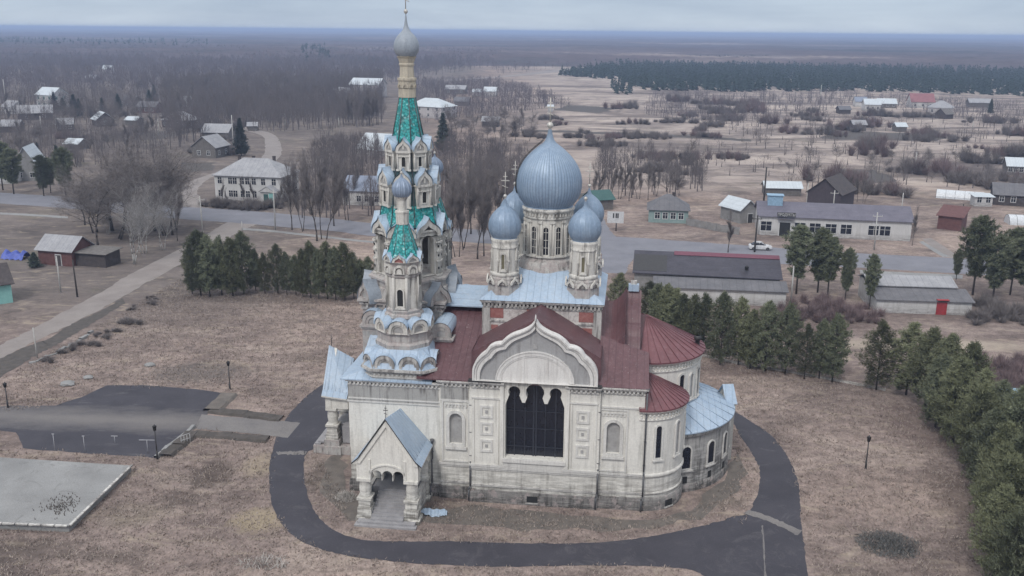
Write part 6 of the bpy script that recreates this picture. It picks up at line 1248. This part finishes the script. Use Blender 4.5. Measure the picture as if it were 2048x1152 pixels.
# far woods: masses nobody could count
def forest(name, label, pts, hmin, hmax, con, mat, rad, tw=30, wk=1.0):
    V = []; F = []
    for p in pts:
        h = random.uniform(hmin,hmax); r0 = rad*random.uniform(.7,1.2)
        if con:
            for k in range(16):
                t = (k+random.random())/16; z = h*(.12+.88*t); rr = r0*(1-t)**.5+.3; a = k*2.4+random.random(); b0 = len(V)
                c, s0 = math.cos(a), math.sin(a); V += [(p.x-s0*rr*.6,p.y+c*rr*.6,z-rr*.15),(p.x+s0*rr*.6+c*rr*.9,p.y-c*rr*.2+s0*rr*.9,z-rr*.4),(p.x+c*rr*.3,p.y+s0*rr*.3,z+h*.09)]; F.append((b0,b0+1,b0+2))
        else:
            b0 = len(V); V += [(p.x-.16,p.y,0),(p.x+.16,p.y,0),(p.x,p.y,h*.9)]; F.append((b0,b0+1,b0+2))
            for k in range(tw):
                t = random.random(); z = h*(.25+.55*t); rr = r0*math.sin(PI*(.15+.8*t))*random.random()**.5; a = random.uniform(0,2*PI); b0 = len(V); x, y = p.x+rr*math.cos(a), p.y+rr*math.sin(a); w0 = random.uniform(.05,.13)*h/12*wk; L = h*random.uniform(.12,.3)
                V += [(x-w0,y,z),(x+w0,y,z),(x+rr*.35*math.cos(a)+random.gauss(0,.4),y+rr*.35*math.sin(a),z+L)]; F.append((b0,b0+1,b0+2))
    return tag(raw(name, V, F, mat), label, 'wood', kind='stuff')
def zone(n, px, seed):
    rr = random.Random(seed); A = [G(*q) for q in px]; P = [(a.x,a.y) for a in A]; x0,x1 = min(a[0] for a in P),max(a[0] for a in P); y0,y1 = min(a[1] for a in P),max(a[1] for a in P); out = []
    while len(out) < n:
        x, y = rr.uniform(x0,x1), rr.uniform(y0,y1)
        if in_poly(x,y,P) and not any((x-a)**2+(y-b2)**2 < r*r for a,b2,r in HOUSES): out.append(Vector((x,y,0)))
    return out
MT['farneedle'] = simple('far_conifer_needles', (.016,.036,.031), (.034,.058,.046), .05, bstr=0); MT['thicket'] = simple('thicket_twigs', (.088,.076,.078), (.145,.125,.125), .05, bstr=0); MT['fartwig'] = simple('far_bare_twigs', (.098,.084,.094), (.145,.125,.135), .02, bstr=0)
forest('conifer_plantation','dense dark green conifer plantation beyond the pale field at right', zone(1500,[(1110,140),(1260,126),(1400,120),(2150,128),(2150,108),(1500,106),(1250,116)],48)+zone(8200,[(1110,152),(1230,160),(1290,182),(1420,184),(1700,184),(1830,186),(2120,196),(2150,132),(1800,120),(1400,122),(1260,128)],41), 4, 10, True, 'farneedle', 2.6)
forest('conifer_belt','thin line of conifers stepping out from the plantation', zone(36,[(1225,190),(1272,192),(1272,162),(1222,164)],42), 5, 9, True, 'farneedle', 1.6)
forest('bare_wood','grey brown leafless wood stretching away at upper left', zone(7000,[(-60,200),(330,195),(690,180),(800,165),(1000,130),(1010,108),(-100,100)],43), 8, 15, False, 'fartwig', 3.4, 34, 1.3)
forest('bare_thicket','thick leafless trees behind the cottages at upper left', zone(420,[(-60,262),(150,255),(330,240),(330,195),(-60,195)],51), 5, 11, False, 'thicket', 2.6, 60, .6)
forest('bare_thicket','thick leafless wood above the white two-storey house', zone(2000,[(330,302),(400,285),(450,264),(560,263),(690,258),(765,252),(765,165),(330,180)],52), 7, 14, False, 'thicket', 2.4, 70, .55)
forest('bare_thicket','leafless thicket along the gardens left of the white house', zone(300,[(-40,340),(330,335),(320,262),(-60,262)],53), 3, 8, False, 'thicket', 2.2, 90, .45)
forest('bare_thicket','leafless thicket behind the church beyond the road', zone(330,[(600,440),(1030,448),(1060,330),(900,290),(880,330),(640,300)],54), 5, 11, False, 'thicket', 2.2, 110, .4)
forest('bare_thicket','leafless scrub filling the right-hand fields', zone(330,[(1400,372),(1900,390),(2100,400),(2100,240),(1650,225),(1380,230)],55), 2, 5.5, False, 'thicket', 2.6, 90, .5)
forest('bare_thicket','leafless scrub right of the main dome', zone(90,[(1190,395),(1400,398),(1420,330),(1200,310)],56), 4, 9, False, 'thicket', 2.0, 110, .4)
forest('bare_scrub','pale leafless scrub on the far clearings beyond the plantation corner', zone(900,[(1000,150),(1100,140),(1290,122),(1290,108),(1040,106),(960,125)],49), 4, 9, False, 'fartwig', 3.0, 24, 1.2)
forest('bare_scrub','leafless scrub beyond the middle field', zone(1100,[(820,250),(1060,225),(1150,215),(1000,165),(800,170)],44), 3, 8, False, 'fartwig', 2.4)
forest('bare_scrub','leafless scrub in front of the conifer plantation', zone(900,[(1290,232),(1480,252),(1700,212),(2100,262),(2100,215),(1700,190),(1300,190)],45), 2.5, 6, False, 'fartwig', 2.4)
forest('conifer_stand','dark conifers scattered through the upper left wood', zone(260,[(-60,104),(420,104),(420,92),(-60,86)],46)+zone(60,[(600,130),(660,130),(650,104),(600,104)],47), 13, 19, True, 'farneedle', 4.0)
# canopy of the endless forest out to the horizon
def fbm(x, y, s):
    from mathutils import noise as mn
    return mn.fractal(Vector((x/s, y/s, 3.3)), .8, 2.1, 5)
na, nr = 300, 190; r0, r1 = 1150.0, 42000.0; V = []; F = []
for j in range(nr+1):
    t = j/nr; rr = r0*(r1/r0)**t
    for i in range(na+1):
        a = R(-40)+R(80)*i/na; x, y = rr*math.sin(a), rr*math.cos(a); base = 0 if j == 0 else min(1,j/3)
        z = base*(9+3.2*fbm(x,y,260)+2.0*random.random()+min(14,rr*.0006))-(.5 if j == 0 else 0); V.append((x,y,max(-.5,z)))
for j in range(nr):
    for i in range(na): k = j*(na+1)+i; F.append((k,k+1,k+na+2,k+na+1))
def canopy_mat():
    m, t, b, N, L = nt('endless_forest'); v = coords(t)
    a = noise(t, coords(t,'Object',(.0006,.0011,0)), 1, 6, .65); b2 = noise(t, coords(t,'Object',(.004,.008,0)), 1, 5, .7); f = noise(t, coords(t,'Object',(.03,.05,0)), 1, 4, .7)
    c = ramp(t, a, [(.36,(.035,.052,.052)),(.45,(.09,.076,.082)),(.55,(.115,.095,.10)),(.62,(.26,.22,.205))]); c = mix(t, ramp(t, b2, [(.55,0.0),(.68,.7)]), c, (.024,.042,.038)); c = mix(t, 1, c, ramp(t, f, [(.3,.7),(.7,1.3)]), 'MULTIPLY')
    L(c, b.inputs['Base Color']); b.inputs['Roughness'].default_value = 1; b.inputs['Specular IOR Level'].default_value = 0; return m
MT['canopy'] = canopy_mat()
tag(raw('far_forest', V, F, 'canopy'), 'endless mixed forest running to the horizon', 'forest', kind='stuff')

# ================================================================ air, sky, light
hz = MB(); hz.box(-36000,-150,-1,36000,44000,44.8)
m = bpy.data.materials.new('thin_haze'); m.use_nodes = True; t = m.node_tree; t.nodes.clear(); out = t.nodes.new('ShaderNodeOutputMaterial'); pv = t.nodes.new('ShaderNodeVolumePrincipled'); t.links.new(pv.outputs[0], out.inputs['Volume'])
pv.inputs['Color'].default_value = (.55,.69,1.0,1); pv.inputs['Density'].default_value = HAZE; pv.inputs['Anisotropy'].default_value = .0
tag(hz.build('haze', m), kind='stuff')
wld = bpy.data.worlds.new('World'); S.world = wld; wld.use_nodes = True; t = wld.node_tree; bg = t.nodes['Background']; L = t.links.new
SUN_EL, SUN_ROT = 48, 205
sky = t.nodes.new('ShaderNodeTexSky'); sky.sky_type = 'NISHITA'; sky.sun_disc = False; sky.sun_elevation = R(SUN_EL); sky.sun_rotation = R(SUN_ROT); sky.air_density = 1; sky.dust_density = 2
tc = t.nodes.new('ShaderNodeTexCoord'); sp = t.nodes.new('ShaderNodeSeparateXYZ'); L(tc.outputs['Generated'], sp.inputs[0])
cl = noise(t, (lambda o: o)(tc.outputs['Generated']), 1, 1) if False else None
mp = t.nodes.new('ShaderNodeMapping'); mp.inputs['Scale'].default_value = (2.2,2.2,16); L(tc.outputs['Generated'], mp.inputs['Vector']); cn = noise(t, mp.outputs[0], 2.0, 5, .55, .3)
ov = ramp(t, sp.outputs[2], [(0.0,(.60,.675,.755)),(.02,(.50,.59,.70)),(.06,(.42,.52,.66)),(.25,(.46,.52,.60)),(.6,(.95,.98,1.02)),(1.0,(1.45,1.46,1.48))])
ov = mix(t, 1, ov, ramp(t, cn, [(.3,(.80,.83,.88)),(.7,(1.12,1.11,1.09))]), 'MULTIPLY')
sc = t.nodes.new('ShaderNodeVectorMath'); sc.operation = 'SCALE'; L(ov, sc.inputs[0]); sc.inputs['Scale'].default_value = 10.0
L(mix(t, .88, sky.outputs[0], sc.outputs[0]), bg.inputs['Color']); bg.inputs['Strength'].default_value = .1
sl_ = bpy.data.lights.new('sun','SUN'); sl_.energy = 1.5; sl_.angle = R(12); sl_.color = (1,.97,.93); so = bpy.data.objects.new('sun', sl_); COL.objects.link(so)
dv = Vector((math.sin(R(SUN_ROT))*math.cos(R(SUN_EL)), math.cos(R(SUN_ROT))*math.cos(R(SUN_EL)), math.sin(R(SUN_EL)))); so.rotation_euler = dv.to_track_quat('Z','Y').to_euler()
S.view_settings.view_transform = 'Standard'; S.view_settings.look = 'None'; S.view_settings.exposure = EXPO; S.view_settings.gamma = 1; S.view_settings.use_curve_mapping = False
S.render.engine = 'CYCLES'; S.cycles.volume_bounces = 0; S.cycles.max_bounces = 6; S.cycles.use_denoising = True
print('trees', NTREE[0], 'objects', len(bpy.data.objects))
